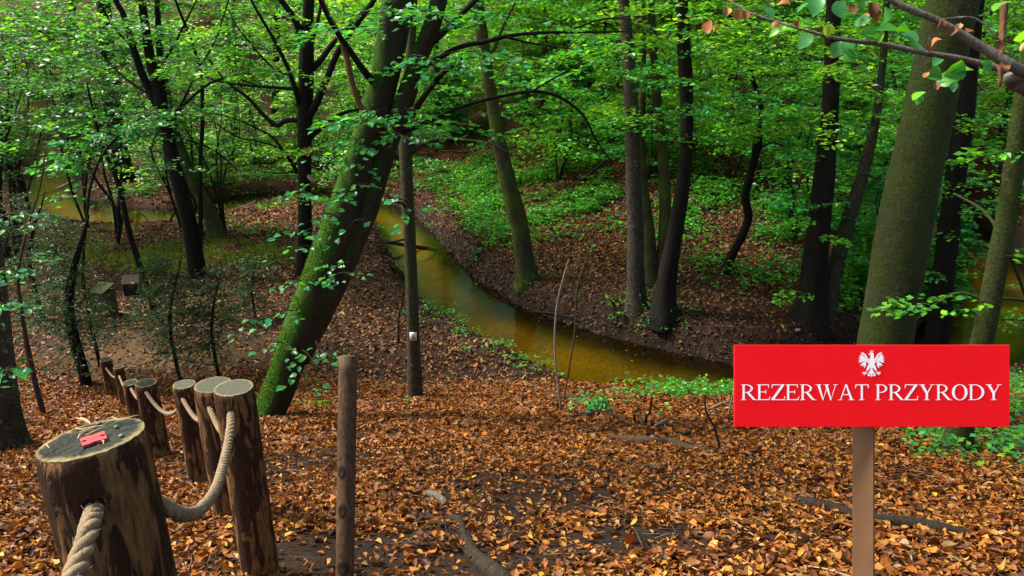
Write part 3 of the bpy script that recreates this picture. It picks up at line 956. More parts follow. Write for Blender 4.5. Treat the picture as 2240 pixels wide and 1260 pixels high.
# trees over the stream
T11, Y11 = traced_tree('mossy_tree', 'curved mossy tree on the far bank at the stream bend', [[(1152, 610, 48), (1146, 560, 42), (1138, 500, 40), (1125, 450, 40), (1112, 400, 37), (1098, 340, 33), (1086, 280, 29), (1076, 220, 27), (1062, 130, 27), (1050, 50, 28), (1040, -40, 26)]], M['bark_moss2'], 21, crown={'n': 24, 'z': (6, 9), 'r': 2.2}, flare=.4,
                         limbs=[[(1090, 300, 8), (1030, 330, 6), (960, 330, 4)], [(1065, 150, 9), (1100, 60, 7), (1130, 0, 5)]])
T12, Y12 = traced_tree('grey_tree', 'straight grey trunk on the far bank with green ferns at its foot', [[(1391, 668, 50), (1390, 620, 40), (1390, 520, 36), (1387, 420, 34), (1384, 330, 33), (1381, 240, 32), (1377, 150, 29), (1372, 80, 26), (1364, 0, 24)]], M['bark_grey'], 22, crown={'n': 22, 'z': (6.5, 9.5), 'r': 2.2}, flare=.25)
_, _ = traced_tree('curved_tree', 'slender curved pale green stem behind the grey trunk', [[(1421, 615, 32), (1423, 560, 27), (1417, 490, 26), (1408, 430, 26), (1404, 370, 22), (1402, 290, 18), (1406, 200, 14), (1408, 100, 11), (1408, 0, 9)]], M['bark_moss2'], 23, crown={'n': 8, 'z': (6, 8), 'r': 1.4}, flare=.25)
_, _ = traced_tree('mossy_sapling', 'thin green mossy stem between the grey and the dark trunks', [[(1443, 615, 25), (1450, 540, 25), (1455, 460, 26), (1453, 380, 25), (1446, 310, 23), (1438, 230, 20), (1430, 120, 16), (1425, 0, 14)]], M['bark_moss2'], 24, crown={'n': 8, 'z': (6, 8), 'r': 1.4}, flare=.2)
T15, Y15 = traced_tree('dark_tree', 'dark brown trunk leaning right above the stream, broad cracked foot', [[(1452, 690, 64), (1455, 645, 48), (1464, 580, 40), (1478, 500, 34), (1490, 430, 32), (1499, 360, 28), (1503, 280, 28), (1500, 180, 30), (1494, 80, 31), (1491, 0, 28)]], M['bark_dark'], 25, crown={'n': 26, 'z': (6.5, 9.5), 'r': 2.4}, flare=.25)
T16, Y16 = traced_tree('crooked_tree', 'small crooked dark tree with wavy stem on the green slope', [[(1583, 600, 24), (1605, 550, 20), (1626, 510, 20), (1637, 475, 19), (1631, 430, 19), (1640, 385, 19), (1652, 340, 18), (1655, 290, 13), (1666, 245, 13), (1656, 200, 11), (1643, 160, 9), (1647, 110, 6)], [(1645, 365, 10), (1662, 325, 8), (1664, 270, 6)]], M['bark_dark'], 26, sides=8, top=0, flare=.2,
                         limbs=[[(1645, 130, 5), (1610, 105, 4), (1570, 85, 3)], [(1646, 128, 4), (1670, 118, 3), (1690, 105, 2)], [(1645, 145, 4), (1620, 130, 3), (1580, 150, 2)], [(1655, 330, 6), (1690, 312, 4), (1730, 330, 3)], [(1660, 220, 4), (1690, 190, 3), (1720, 180, 2)]])
T17, Y17 = traced_tree('dark_tree', 'stout dark trunk with buttressed foot left of the big beech', [[(1772, 700, 78), (1778, 640, 58), (1784, 560, 52), (1794, 470, 48), (1803, 390, 45), (1810, 310, 40), (1816, 240, 36), (1820, 130, 33), (1824, 0, 30)]], M['bark_dark'], 27, crown={'n': 26, 'z': (6, 9), 'r': 2.4}, flare=.45)
T18, Y18 = traced_tree('leaning_tree', 'narrower trunk crossing close behind the stout dark trunk', [[(1803, 690, 46), (1818, 620, 38), (1838, 545, 34), (1860, 470, 30), (1882, 400, 27), (1900, 330, 24), (1914, 270, 20), (1930, 150, 16), (1940, 0, 13)]], M['bark_mid'], 28, crown={'n': 12, 'z': (6, 9), 'r': 1.8}, flare=.3)
T19, Y19 = traced_tree('beech_tree', 'massive smooth-barked beech trunk rising behind the red sign', [[(1918, 920, 150), (1928, 840, 118), (1938, 740, 110), (1957, 620, 110), (1978, 500, 112), (2004, 370, 106), (2030, 250, 102), (2056, 130, 103), (2084, 0, 106), (2095, -50, 106)]], M['bark_beech'], 29, crown={'n': 40, 'z': (6, 9), 'r': 3.0}, flare=.2, sides=28, rough=.035, top=5)
T20, Y20 = traced_tree('dark_tree', 'slim dark trunk close to the big beech, upper part sunlit', [[(2036, 800, 52), (2048, 740, 46), (2060, 640, 44), (2074, 520, 44), (2086, 420, 43), (2098, 330, 42), (2110, 250, 40), (2120, 160, 34), (2132, 60, 30), (2140, -20, 28)]], M['bark_dark'], 30, crown={'n': 16, 'z': (6, 9), 'r': 2}, flare=.3, Y=12.0 if False else None)
T21, Y21 = traced_tree('slim_tree', 'slim mossy trunk at the right edge, foot visible below the sign', [[(2090, 985, 66), (2100, 935, 52), (2122, 850, 46), (2148, 750, 44), (2170, 640, 44), (2190, 540, 44), (2208, 440, 42), (2222, 330, 38), (2240, 200, 34), (2262, 40, 30), (2270, -30, 28)]], M['bark_beech'], 32, crown={'n': 16, 'z': (5, 8), 'r': 2}, flare=.3,
                         limbs=[[(2140, 780, 8), (2110, 800, 5), (2080, 790, 3)], [(2165, 662, 8), (2100, 640, 6), (2040, 670, 5), (2005, 700, 3)], [(2170, 655, 9), (2220, 655, 8), (2290, 668, 6)], [(2195, 520, 7), (2150, 460, 6), (2090, 425, 5)], [(2205, 545, 8), (2240, 640, 6), (2260, 700, 4)]])
tree_sprays(T12, 81, [(1370, 320, -1, 200, .9), (1400, 300, -1.2, 10, .9), (1330, 310, -.6, 170, .9), (1420, 240, -.8, -10, 1.0), (1330, 200, -.5, 190, .9), (1360, 120, -1, 220, .8), (1400, 60, -1, -20, .9)], Y12, {'mid': 3, 'teal': 3, 'bright': 1}, 60, (.08, .11))
tree_sprays(T15, 82, [(1500, 180, -.8, 200, .9), (1500, 200, -.9, -20, .9), (1490, 120, -.6, 20, .9), (1500, 300, -.5, 10, 1.0), (1505, 250, -.8, 190, 1.0), (1500, 230, -1.0, -60, .8), (1560, 200, -.3, 0, 1.0), (1440, 280, -.3, 180, .9)], Y15, {'mid': 3, 'teal': 3, 'bright': 1}, 70, (.08, .11))
tree_sprays(T16, 83, [(1580, 90, 0, 170, .9), (1570, 150, .2, 190, .9), (1700, 105, 0, 10, .9), (1720, 180, 0, -10, 1.0), (1730, 330, 0, -10, .9), (1610, 210, -.5, 200, 1.0), (1650, 120, -.3, 270, .8), (1640, 250, .4, 180, 1.0)], Y16, {'bright': 3, 'mid': 2, 'lime': 1}, 70, (.08, .11))
tree_sprays(T17, 84, [(1790, 240, -.5, 190, 1.1), (1830, 200, -.5, 0, 1.1), (1800, 150, -.6, 250, 1.0), (1760, 200, 0, 170, 1.1), (1850, 120, 0, 10, 1.2), (1780, 480, -.6, 200, .6), (1790, 520, -.6, -20, .5), (1770, 640, -.5, 200, .7), (1760, 100, .2, 180, 1.2)], Y17, {'bright': 3, 'mid': 3}, 80, (.08, .11))
tree_sprays(T18, 85, [(1890, 380, -.3, 0, .8), (1870, 440, -.3, 180, .8), (1850, 480, -.3, 20, .8), (1910, 280, 0, 200, .9), (1840, 560, -.3, -10, .7), (1930, 330, 0, 10, .9)], Y18, {'teal': 3, 'mid': 3, 'bright': 1}, 80, (.08, .11))
tree_sprays(T20, 86, [(2110, 260, -.3, 0, .9), (2120, 330, -.3, 10, 1.0), (2090, 400, -.3, 190, .7), (2100, 450, -.3, -10, .9), (2060, 600, -.3, 200, .6), (2070, 640, -.2, 0, .8), (2150, 180, 0, 0, 1.0), (2160, 240, 0, 20, 1.0)], Y20, {'mid': 3, 'bright': 2, 'teal': 2}, 70, (.08, .11))
tree_sprays(T21, 87, [(2200, 560, -.1, 10, .5), (2160, 660, -.1, 190, .5), (2190, 700, 0, 0, .5), (2210, 420, 0, 0, .5), (2225, 330, 0, 200, .5), (2060, 660, 0, 190, .45), (2030, 680, 0, 160, .4)], Y21, {'mid': 3, 'bright': 2}, 40, (.05, .08))

# ------------------------------------------------------------------ saplings and thickets of the background
def sapling(label, base, h, spread, nspr, nleaf, pal, seed, group, size=(.08, .12), stems=3, name='young_beech', cat='sapling', lod=1, zmin=.18, flat=.6):
    rng = np.random.default_rng(seed)
    base = np.asarray(base, float)
    r_ = root(name, base, label, cat, group)
    mb = MB()
    O, az, L = [], [], []
    for s in range(stems):
        a0 = rng.uniform(0, 2 * PI); ln = rng.uniform(.05, .35)
        hh = h * rng.uniform(.75, 1.1)
        u = np.linspace(0, 1, 5)
        P = base + np.stack([np.cos(a0) * ln * hh * u ** 1.5, np.sin(a0) * ln * hh * u ** 1.5, hh * u - .05], -1) + np.vstack([np.zeros(3), rng.normal(0, .035 * h, (4, 3))])
        r0 = .008 + .0075 * h * rng.uniform(.6, 1.2)
        mb.add(*tube(P, r0 * np.array([1, .85, .65, .45, .2]), 5, 3))
        for q in range(max(1, nspr // stems)):
            w = zmin + (1 - zmin) * rng.random()
            k = min(3, int(w * 4)); f = w * 4 - k
            o = P[k] * (1 - f) + P[k + 1] * f
            a = rng.uniform(0, 2 * PI)
            l = spread * rng.uniform(.5, 1.1) * (1.15 - .6 * w)
            O.append(o); az.append(a); L.append(l)
    O, az, L = np.array(O), np.array(az), np.array(L)
    tilt = rng.uniform(.0, .35, len(O))
    twig_sprays(rng, mb, O, az, L, tilt, .005 + .001 * h)
    part('stem', *mb.get(), M['twig'], r_)
    P, A, Nn, S = sprays(rng, O, az, L, L * .36, nleaf, tilt, .22, flat, size)
    V, F, k = leafgeo(P, A, Nn, S, .62, lod)
    part('crown', V, F, M['leaf'], r_, cols=np.repeat(gcol(rng, len(P), pal), k, 0), smooth=False)
    return r_


def gpt(x, y):
    return np.array([x, y, float(ground(x, y))])


rz = np.random.default_rng(77)
LAND = [(20, 'the left edge trunk'), (180, 'the bright leaf layers'), (262, 'the thick dark trunk'), (350, 'the multi-stem tree'), (450, 'the mossy leaning trunk'), (560, 'the forked tree limbs'), (668, 'the forked tree'), (830, 'the leaning mossy tree'), (1000, 'the stream inlet'), (1110, 'the curved mossy tree'),
        (1250, 'the slope logs'), (1388, 'the grey trunk'), (1490, 'the dark brown trunk'), (1650, 'the crooked tree'), (1800, 'the stout dark trunk'), (1890, 'the crossing trunk'), (2000, 'the big beech'), (2090, 'the slim dark trunk'), (2200, 'the right edge trunk')]


def in_view(x, y, h):
    u, v, _ = project(gpt(x, y) + np.array([0, 0, h * .5]))
    return -120 < u[0] < 2360


def sap_label(kind, x, y, h, hue, hmed, word='behind'):
    u, _, _ = project(gpt(x, y) + np.array([0, 0, 1.0]))
    lm = min(LAND, key=lambda q: abs(q[0] - u[0]))
    side = 'left of' if u[0] < lm[0] - 18 else 'right of' if u[0] > lm[0] + 18 else ''
    return f"{'tall' if h > hmed else 'low'} {hue} {kind} {word} and {side} {lm[1]}" if side else f"{'tall' if h > hmed else 'low'} {hue} {kind} straight {word} {lm[1]}"


HUE = ['yellow-green', 'blue-green', 'mid-green']
# far hillside over the stream
nS = 0
for k in range(34):
    x, y = rz.uniform(-7, 21), rz.uniform(21.5, 33)
    d_, hw_ = stream_dist(x, y)
    if d_ < 2:
        continue
    pal = [{'bright': 3, 'mid': 3, 'lime': 1}, {'teal': 3, 'mid': 2, 'bright': 1}, {'mid': 3, 'dark': 1, 'bright': 2}][k % 3]
    h = rz.uniform(2.2, 5.2) + (y - 22) * .08
    if not in_view(x, y, h):
        continue
    sapling(sap_label('young beech', x, y, h, HUE[k % 3], 4.0), gpt(x, y), h, h * .40, 48, 60, pal, 300 + k, 'young beeches on the far hillside', (.11, .16))
# beyond the left stream bend
for k in range(20):
    x, y = rz.uniform(-24, -6), rz.uniform(25.5, 35)
    if stream_dist(x, y)[0] < 2:
        continue
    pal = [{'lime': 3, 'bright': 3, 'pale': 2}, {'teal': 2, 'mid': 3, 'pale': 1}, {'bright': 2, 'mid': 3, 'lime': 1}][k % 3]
    h = rz.uniform(3, 6.5)
    if not in_view(x, y, h):
        continue
    sapling(sap_label('young beech', x, y, h, HUE[k % 3], 4.7, 'far behind'), gpt(x, y), h, h * .36, 48, 60, pal, 400 + k, 'young beeches beyond the left stream bend', (.12, .17))
# right, by the stream's return
for k, (x, y, h) in enumerate([(8.2, 15.2, 2.6), (9.6, 19.5, 3.4), (6.9, 17.5, 3.2), (7.6, 20.0, 4.2), (11.5, 21.5, 4.6), (14.5, 19.0, 4.0), (15.5, 16.0, 3.6), (6.3, 20.8, 4.0), (13, 23, 4.6), (9.0, 22.5, 4.4), (16.8, 21.5, 4.8), (9.3, 14.9, 1.7), (10.6, 16.9, 2.0), (8.6, 17.6, 2.4), (13.9, 15.2, 2.2), (12.6, 13.6, 1.6), (14.2, 17.6, 2.6), (7.4, 14.4, 1.5)]):
    sapling(sap_label('leafy beech', x, y, h, ['blue-green', 'yellow-green'][k % 2], 3.0), gpt(x, y), h, h * .40, 48, 60, [{'teal': 3, 'mid': 3}, {'bright': 2, 'mid': 3}][k % 2], 500 + k, 'young beeches at the right stream bend', (.10, .14))
# left foreground thicket of thin dark stems
for k, (x, y, h) in enumerate([(-12.2, 17.0, 5.0), (-13.6, 19.3, 5.6), (-11.0, 19.6, 5.2), (-14.5, 16.2, 5.2), (-9.6, 20.6, 5.0), (-12.6, 21.0, 5.4), (-16.5, 20.0, 6.0), (-8.2, 20.2, 4.4), (-15.2, 22.5, 5.5)]):
    sapling(sap_label('thin-stemmed hornbeam', x, y, h, ['dark', 'dark green'][k % 2], 5.1), gpt(x, y), h, h * .30, 50, 50, [{'dark': 3, 'mid': 2}, {'mid': 3, 'dark': 2, 'bright': 1}][k % 2], 600 + k, 'thin hornbeams by the left stream bend', (.08, .12), stems=5, name='thin_hornbeam', zmin=.45)

# two look-alikes at one landmark: tell them apart by distance
_same = {}
for o_ in bpy.data.objects:
    if o_.get('group', '').startswith(('young beeches', 'thin hornbeams')):
        _same.setdefault(o_['label'], []).append(o_)
for l_, os_ in _same.items():
    if len(os_) == 2:
        os_.sort(key=lambda q: q.location.y)
        os_[0]['label'] = 'nearer ' + l_; os_[1]['label'] = 'farther ' + l_

# far background trunks
for k, (px, py, w, top_px, m) in enumerate([(515, 330, 14, 510, 'bark_grey'), (1600, 215, 24, 1606, 'bark_dark'), (150, 300, 22, 160, 'bark_mid'), (600, 300, 18, 608, 'bark_dark'), (1190, 250, 12, 1195, 'bark_mid'), (1245, 260, 10, 1240, 'bark_mid'), (1735, 260, 22, 1745, 'bark_mid'), (960, 330, 16, 950, 'bark_dark'), (1320, 250, 12, 1325, 'bark_dark')]):
    P0, d0 = hit(px, py)
    n_ = 4
    pts = [(px + (top_px - px) * q / 3, py - (py + 60) * q / 3, w * (1 - .1 * q)) for q in range(4)]
    lab = ['pale distant trunk left of the forked tree', 'short dark trunk on the brown far hillside', 'distant trunk in the upper left foliage', 'distant dark trunk behind the forked tree limbs', 'distant thin trunk behind the curved mossy tree', 'distant thinner stem right of the curved mossy tree',
           'distant brown trunk on the far hillside behind the stout dark trunk', 'distant dark trunk between the leaning tree and the curved mossy tree', 'thin distant stem left of the grey trunk'][k]
    traced_tree('distant_tree', lab, [pts], M[m], 700 + k, group='distant trunks on the hillside', sides=8, crown={'n': 10, 'z': (6, 9), 'r': 2}, flare=.2, top=4)


# the distant woodland: one leafy mass up the hillside
def woodland():
    rng = np.random.default_rng(9)
    n = 12000
    x = rng.uniform(-46, 42, n); y = rng.uniform(23, 54, n)
    g = ground(x, y, False)
    left0 = sstep(-2, -14, x)
    hgt = .25 + rng.random(n) ** 1.2 * (4.2 + 4.0 * left0)
    clump = fbm(x * .16, y * .16 + hgt * .22, 51)
    left = sstep(-2, -16, x)
    keep = (clump > .44) & (stream_dist(x, y)[0] > 1.8 + .0 * left) & (y > 25 - 3 * sstep(2, 8, x) + 2 * left)
    x, y, g, hgt, clump = x[keep], y[keep], g[keep], hgt[keep], clump[keep]
    O = np.stack([x, y, g + hgt], -1)
    az = rng.uniform(0, 2 * PI, len(O)); L = rng.uniform(.9, 2.0, len(O))
    k0 = 60
    P, A, Nn, S = sprays(rng, O, az, L, L * .42, k0, rng.uniform(-.1, .2, len(O)), .2, .6, (.11, .17))
    w = np.repeat(fbm(O[:, 0] * .2, O[:, 1] * .2 + O[:, 2] * .3, 61), k0)[:, None]
    a = gcol(rng, len(P), {'bright': 3, 'lime': 4, 'mid': 1}); b = gcol(rng, len(P), {'teal': 3, 'mid': 2, 'bright': 2})
    c = np.where(w > .5, a, b)
    glare_w = .07 + .5 * sstep(-19, -13, P[:, 0]) * sstep(-3, -7, P[:, 0])  # backlit glow painted as paler leaves, strongest left of the middle
    glare_m = (rng.random(len(P)) < glare_w)[:, None]
    c = np.where(glare_m, gcol(rng, len(P), {'pale': 1}), c)
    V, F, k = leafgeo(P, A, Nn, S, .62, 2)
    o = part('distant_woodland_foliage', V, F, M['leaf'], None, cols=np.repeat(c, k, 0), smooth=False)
    o['kind'] = 'stuff'; o['label'] = 'distant green woodland foliage up the valley side'; o['category'] = 'foliage'




def reflection_canopy():  # woodland roof added, mostly above view, so the stream mirrors leaves, not sky
    rng = np.random.default_rng(19)
    n = 5600
    x = rng.uniform(-46, 40, n); y = rng.uniform(20, 56, n)
    y = np.where((x < -6) & (rng.random(n) < .5), rng.uniform(40, 80, n), y)
    g = ground(x, y, False)
    z = np.maximum(g + 3.5, 5.5) + rng.random(n) ** 1.3 * 11
    x = np.where(rng.random(n) < .3, rng.uniform(-42, -8, n), x)
    mid = (np.arange(n) % 4 == 0)
    x = np.where(mid, rng.uniform(-8, 10, n), x); y = np.where(mid, rng.uniform(24, 46, n), y); z = np.where(mid, 6.5 + rng.random(n) * 10, z)  # these sprays are placed to screen sky from the central water
    keep = (fbm(x * .14, y * .14 + z * .2, 81) > .43) | mid
    keep &= ~((x > -24) & (x < -8) & (y > 22) & (y < 48) & (z < 13))  # gap shaped to let sun and sky reach the leaves behind
    O = np.stack([x, y, z], -1)[keep]
    az = rng.uniform(0, 2 * PI, len(O)); L = rng.uniform(1.4, 2.8, len(O))
    P, A, Nn, S = sprays(rng, O, az, L, L * .45, 34, rng.uniform(-.1, .2, len(O)), .2, .6, (.20, .30))
    V, F, k = leafgeo(P, A, Nn, S, .62, 2)
    o = part('added_upper_foliage', V, F, M['leaf'], None, cols=np.repeat(gcol(rng, len(P), {'bright': 4, 'lime': 3, 'mid': 2, 'teal': 1}), k, 0), smooth=False)
    o['kind'] = 'stuff'; o['label'] = 'added leafy roof over the valley side, screening sky from the stream'; o['category'] = 'foliage'


woodland()
reflection_canopy()


def band(par, Y, px, seed, n, rad, zr, pal, k=60, dy=(.0, 2.5), size=(.10, .145)):
    rng = np.random.default_rng(seed)
    c = at_y(px, 60, Y)[0]
    O = np.stack([c[0] + rng.normal(0, rad, n), Y + rng.uniform(*dy, n), rng.uniform(*zr, n)], -1)
    L = rng.uniform(.7, 1.3, n)
    crown_part(par, rng, O, rng.uniform(0, 2 * PI, n), L, L * .4, k, pal, size, twigs=.006)


DK = {'dark': 3, 'mid': 3, 'bright': .6}; GR = {'mid': 3, 'bright': 2, 'teal': 1}; BR = {'bright': 4, 'lime': 3, 'mid': 2}
band(T4, Y4, 300, 901, 60, 2.2, (4.2, 7.4), DK, 70)
band(T4, Y4, 120, 902, 50, 2.0, (3.6, 7.4), DK, 70)
band(T3, Y3, 560, 903, 40, 1.6, (4.6, 7.2), BR, 60, (1.0, 4))
band(T3, Y3, 760, 904, 34, 1.4, (4.4, 7.2), GR, 60, (.6, 4))
band(T11, Y11, 1180, 905, 50, 1.8, (3.8, 7.2), GR, 60, (.2, 3))
band(T12, Y12, 1360, 906, 50, 1.6, (3.6, 7.2), GR, 60, (.3, 3))
band(T15, Y15, 1540, 907, 46, 1.4, (3.8, 7.2), BR, 60, (.4, 3))
band(T17, Y17, 1760, 908, 60, 1.5, (3.8, 7.0), BR, 60, (.4, 3))
band(T18, Y18, 1920, 909, 40, 1.0, (3.2, 7.0), GR, 60, (.4, 3))
band(T20, Y20, 2150, 910, 70, 1.3, (2.6, 7.0), GR, 60, (.2, 4))
band(T7, Y7 + 4, 40, 911, 40, .9, (3.4, 7.2), DK, 50, (0, 3), (.07, .1))



# nearer leaf layers hanging in front of the upper trunks
def layers(par, Y, spots, seed, pal, k=46, size=(.075, .11)):
    rng = np.random.default_rng(seed)
    O, az, L = [], [], []
    for px, py, n, sx in spots:
        for q in range(n):
            O.append(at_y(px + rng.normal(0, sx), py + rng.normal(0, 12), Y + rng.uniform(-.8, .8))[0])
            az.append(rng.choice([0, PI]) + rng.normal(0, .7)); L.append(rng.uniform(.5, 1.0))
    crown_part(par, rng, np.array(O), np.array(az), np.array(L), np.array(L) * .34, k, pal, size, twigs=.005, flat=.42, tilt=.0, droop=.25)


layers(T1, Y1, [(960, 30, 4, 50), (1000, 120, 4, 40), (880, 20, 3, 40), (780, 260, 3, 40), (1080, 30, 3, 40), (820, 60, 2, 30), (880, 275, 3, 35)], 951, {'teal': 3, 'mid': 3, 'bright': 1})
layers(T4, 12.5, [(60, 60, 7, 50), (150, 130, 6, 60), (40, 180, 5, 40), (240, 60, 5, 60), (120, 250, 4, 50), (30, 280, 3, 30)], 952, {'dark': 2, 'mid': 3, 'bright': 1}, 52, (.085, .12))
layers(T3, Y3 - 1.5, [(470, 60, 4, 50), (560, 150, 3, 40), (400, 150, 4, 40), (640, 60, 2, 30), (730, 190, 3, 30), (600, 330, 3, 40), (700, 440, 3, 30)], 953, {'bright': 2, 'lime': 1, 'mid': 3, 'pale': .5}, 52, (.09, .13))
layers(T12, Y12 - 1, [(1300, 90, 4, 50), (1250, 160, 4, 40), (1350, 250, 3, 30), (1420, 150, 4, 40)], 954, {'mid': 3, 'teal': 2, 'bright': 2}, 52, (.09, .13))
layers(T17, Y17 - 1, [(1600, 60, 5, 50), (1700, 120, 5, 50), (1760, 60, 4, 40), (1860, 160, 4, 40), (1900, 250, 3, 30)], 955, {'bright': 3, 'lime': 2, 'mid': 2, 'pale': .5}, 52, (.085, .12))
layers(T20, Y20 - .5, [(2180, 260, 5, 40), (2170, 420, 4, 40), (2130, 520, 3, 30), (2200, 330, 3, 30), (2150, 620, 3, 40), (2210, 690, 3, 30)], 956, {'mid': 3, 'bright': 2, 'lime': 1}, 52, (.07, .10))


# raised moss on the leaning trunk and the curved tree
def moss_tufts(tree, n, zmax, seed, col, size=(.012, .032), thr=.15, bias=(-.45, -.1, .8)):
    rng = np.random.default_rng(seed)
    b = base_of(tree)
    for ch in [c for c in tree.children if c.name.split('.')[0] in ('trunk', 'stem')]:
        me = ch.data
        N = len(me.polygons)
        c = np.empty(N * 3); nn = np.empty(N * 3); ar = np.empty(N)
        me.polygons.foreach_get('center', c); me.polygons.foreach_get('normal', nn); me.polygons.foreach_get('area', ar)
        c = c.reshape(-1, 3); nn = nn.reshape(-1, 3)
        w = np.clip(nn @ np.array(bias) - thr, 0, 1) * ar * sstep(zmax, zmax * .3, c[:, 2]) * sstep(-.2, 0, c[:, 2]) + 1e-12
        i = rng.choice(N, n, p=w / w.sum())
        sz = np.sqrt(ar[i])[:, None]
        t1 = unit(np.cross(nn[i], [.3, .2, 1.0])); t2 = np.cross(nn[i], t1)
        P = c[i] + (t1 * rng.uniform(-.6, .6, (n, 1)) + t2 * rng.uniform(-.6, .6, (n, 1))) * sz + b - nn[i] * .004
        keep = fbm(P[:, 0] * 5 + P[:, 1] * 3, P[:, 2] * 5, seed) > .40
        P = P[keep]; m = len(P)
        A = nn[i][keep] + rng.normal(0, .6, (m, 3)); Nn = rng.normal(0, 1, (m, 3))
        V, F, k = leafgeo(P, A, Nn, rng.uniform(*size, m), .35, 1)
        C = np.array(col) * rng.lognormal(0, .35, m)[:, None]
        part('moss', V, F, M['leaf'], tree, cols=np.repeat(C, k, 0), smooth=False, kind='stuff')


moss_tufts(T1, 9000, 4.2, 5, (.050, .125, .008))
moss_tufts(T11, 4000, 3.0, 6, (.075, .12, .012), (.015, .035), .0, (-.2, -.6, .3))
moss_tufts(T7, 2500, 1.2, 7, (.045, .085, .010), (.012, .03), .0, (.5, -.6, .3))
# ------------------------------------------------------------------ rope fence of short log posts
def log_post(label, px, py, wpx, base_py, d=None, base_px=None, cut='cut2', slant=(0, 0), hole=None, crack=None, seed=0, sides=40, group='log posts of the rope fence', below=.15, rough=.05, notch=None):
    """px, py: middle of the cut top; the post stands plumb; base_py: where its foot meets the ground in the photo"""
    if d is None:
        b, db = hit(base_px if base_px is not None else px, base_py)
        top, d = at_y(px, py, b[1])
    else:
        top = at_d(px, py, d)
    r = wpx * .5 * d / FPX
    gz = float(ground(top[0], top[1]))
    loc = np.array([top[0], top[1], gz])
    rt = root('log_post', loc, label, 'post', group)
    rng = np.random.default_rng(seed)
    H = top[2] - gz
    nz = max(12, int(H / .022))
    th = np.linspace(0, 2 * PI, sides, endpoint=False)
    zz = np.linspace(-below, H, nz)
    n1 = fbm(np.cos(th)[None, :] * 1.6 + 9 + seed, np.sin(th)[None, :] * 1.6 + 3 + zz[:, None] * 1.5, seed, 3) - .5
    n2 = fbm(np.cos(th)[None, :] * 7 + 20, np.sin(th)[None, :] * 7 + 11 + zz[:, None] * 3.2, seed + 3, 3) - .5
    rr = r * (1.0 + rough * 1.6 * n1 + .05 * n2 + .04 * (H - zz[:, None]))
    lip = np.exp(-(H - zz[:, None]) / .012)
    rr = rr * (1 - .03 * lip)
    X = rr * np.cos(th)[None, :]; Y = rr * np.sin(th)[None, :]
    Zt = zz[:, None] + (X * slant[0] + Y * slant[1]) * sstep(H - .25, H, zz)[:, None]
    V = np.stack([X, Y, np.broadcast_to(Zt, X.shape)], -1).reshape(-1, 3) + loc
    i = np.arange(nz - 1)[:, None] * sides; j = np.arange(sides)[None, :]; jn = (j + 1) % sides
    Q = np.stack([i + j, i + jn, i + sides + jn, i + sides + j], -1).reshape(-1, 4)
    V = np.vstack([V, loc + [0, 0, -below], loc + [0, 0, H]])
    a, b = len(V) - 2, len(V) - 1
    jj = np.arange(sides)
    T = np.vstack([np.stack([np.full(sides, a), (jj + 1) % sides, jj], -1), np.stack([np.full(sides, b), (nz - 1) * sides + jj, (nz - 1) * sides + (jj + 1) % sides], -1)])
    sh = part('shaft', V, [T, Q], M['log'], rt)
    hp = None
    if hole:
        hx, hy, hr = hole
        hpx, hd = at_y(hx, hy, top[1] - r * .9)
        hr_w = hr * hd / FPX
        cutters = MB()
        ax = unit(np.array([hpx[0] - top[0], hpx[1] - top[1], 0.0]))
        mid = np.array([top[0], top[1], hpx[2]])
        cutters.add(*tube(np.array([mid - ax * r * .35, mid + ax * r * 1.5]), [hr_w, hr_w], 20, 1))
        if crack:
            up = np.array([0, 0, 1.0]); sd = np.cross(up, ax)
            z1 = loc[2] + H + .05
            cutters.add(*box(np.array([mid[0], mid[1], (mid[2] + z1) / 2]) + ax * r * 1.0, sd, ax, up, .0022, r * .28, (z1 - mid[2]) / 2))
        co = part('cutter', *cutters.get(), M['hole'], rt)
        sh.data.materials.append(M['hole'])
        md = sh.modifiers.new('hole', 'BOOLEAN'); md.object = co; md.operation = 'DIFFERENCE'; md.solver = 'EXACT'; md.use_self = True
        md.material_mode = 'INDEX'
        for p in co.data.polygons:
            p.material_index = 0
        bpy.context.view_layer.update()
        dg = bpy.context.evaluated_depsgraph_get()
        nm = bpy.data.meshes.new_from_object(sh.evaluated_get(dg))
        sh.modifiers.clear(); sh.data = nm
        bpy.data.objects.remove(co)
        hp = mid + ax * r * .98
    # cut face, a thin lid just over the end grain
    rad = np.array([0, .3, .6, .85, 1.0, 1.0]); dz = np.array([.004, .004, .004, .004, .003, -.001])
    top_rr = rr[-1]
    VV = []
    for q, z_ in zip(rad, dz):
        x_ = top_rr * .985 * q * np.cos(th); y_ = top_rr * .985 * q * np.sin(th)
        VV.append(np.stack([x_, y_, H + z_ + x_ * slant[0] + y_ * slant[1] + .0006 * rng.normal(size=sides) * (q > .5)], -1))
    VV = np.vstack(VV) + loc
    m = len(rad)
    i = np.arange(1, m - 1)[:, None] * sides
    Q = np.stack([i + j, i + jn, i + sides + jn, i + sides + j], -1).reshape(-1, 4)
    T = np.stack([np.zeros(sides, int), sides + jj, sides + (jj + 1) % sides], -1)
    cf = part('cut_face', VV, [T, Q], M[cut], rt, smooth=False)
    at = cf.data.attributes.new('rad', 'FLOAT', 'POINT')
    at.data.foreach_set('value', np.repeat(rad, sides).astype(np.float32))
    return dict(root=rt, top=top, r=r, loc=loc, H=H, hole=hp, slant=slant)


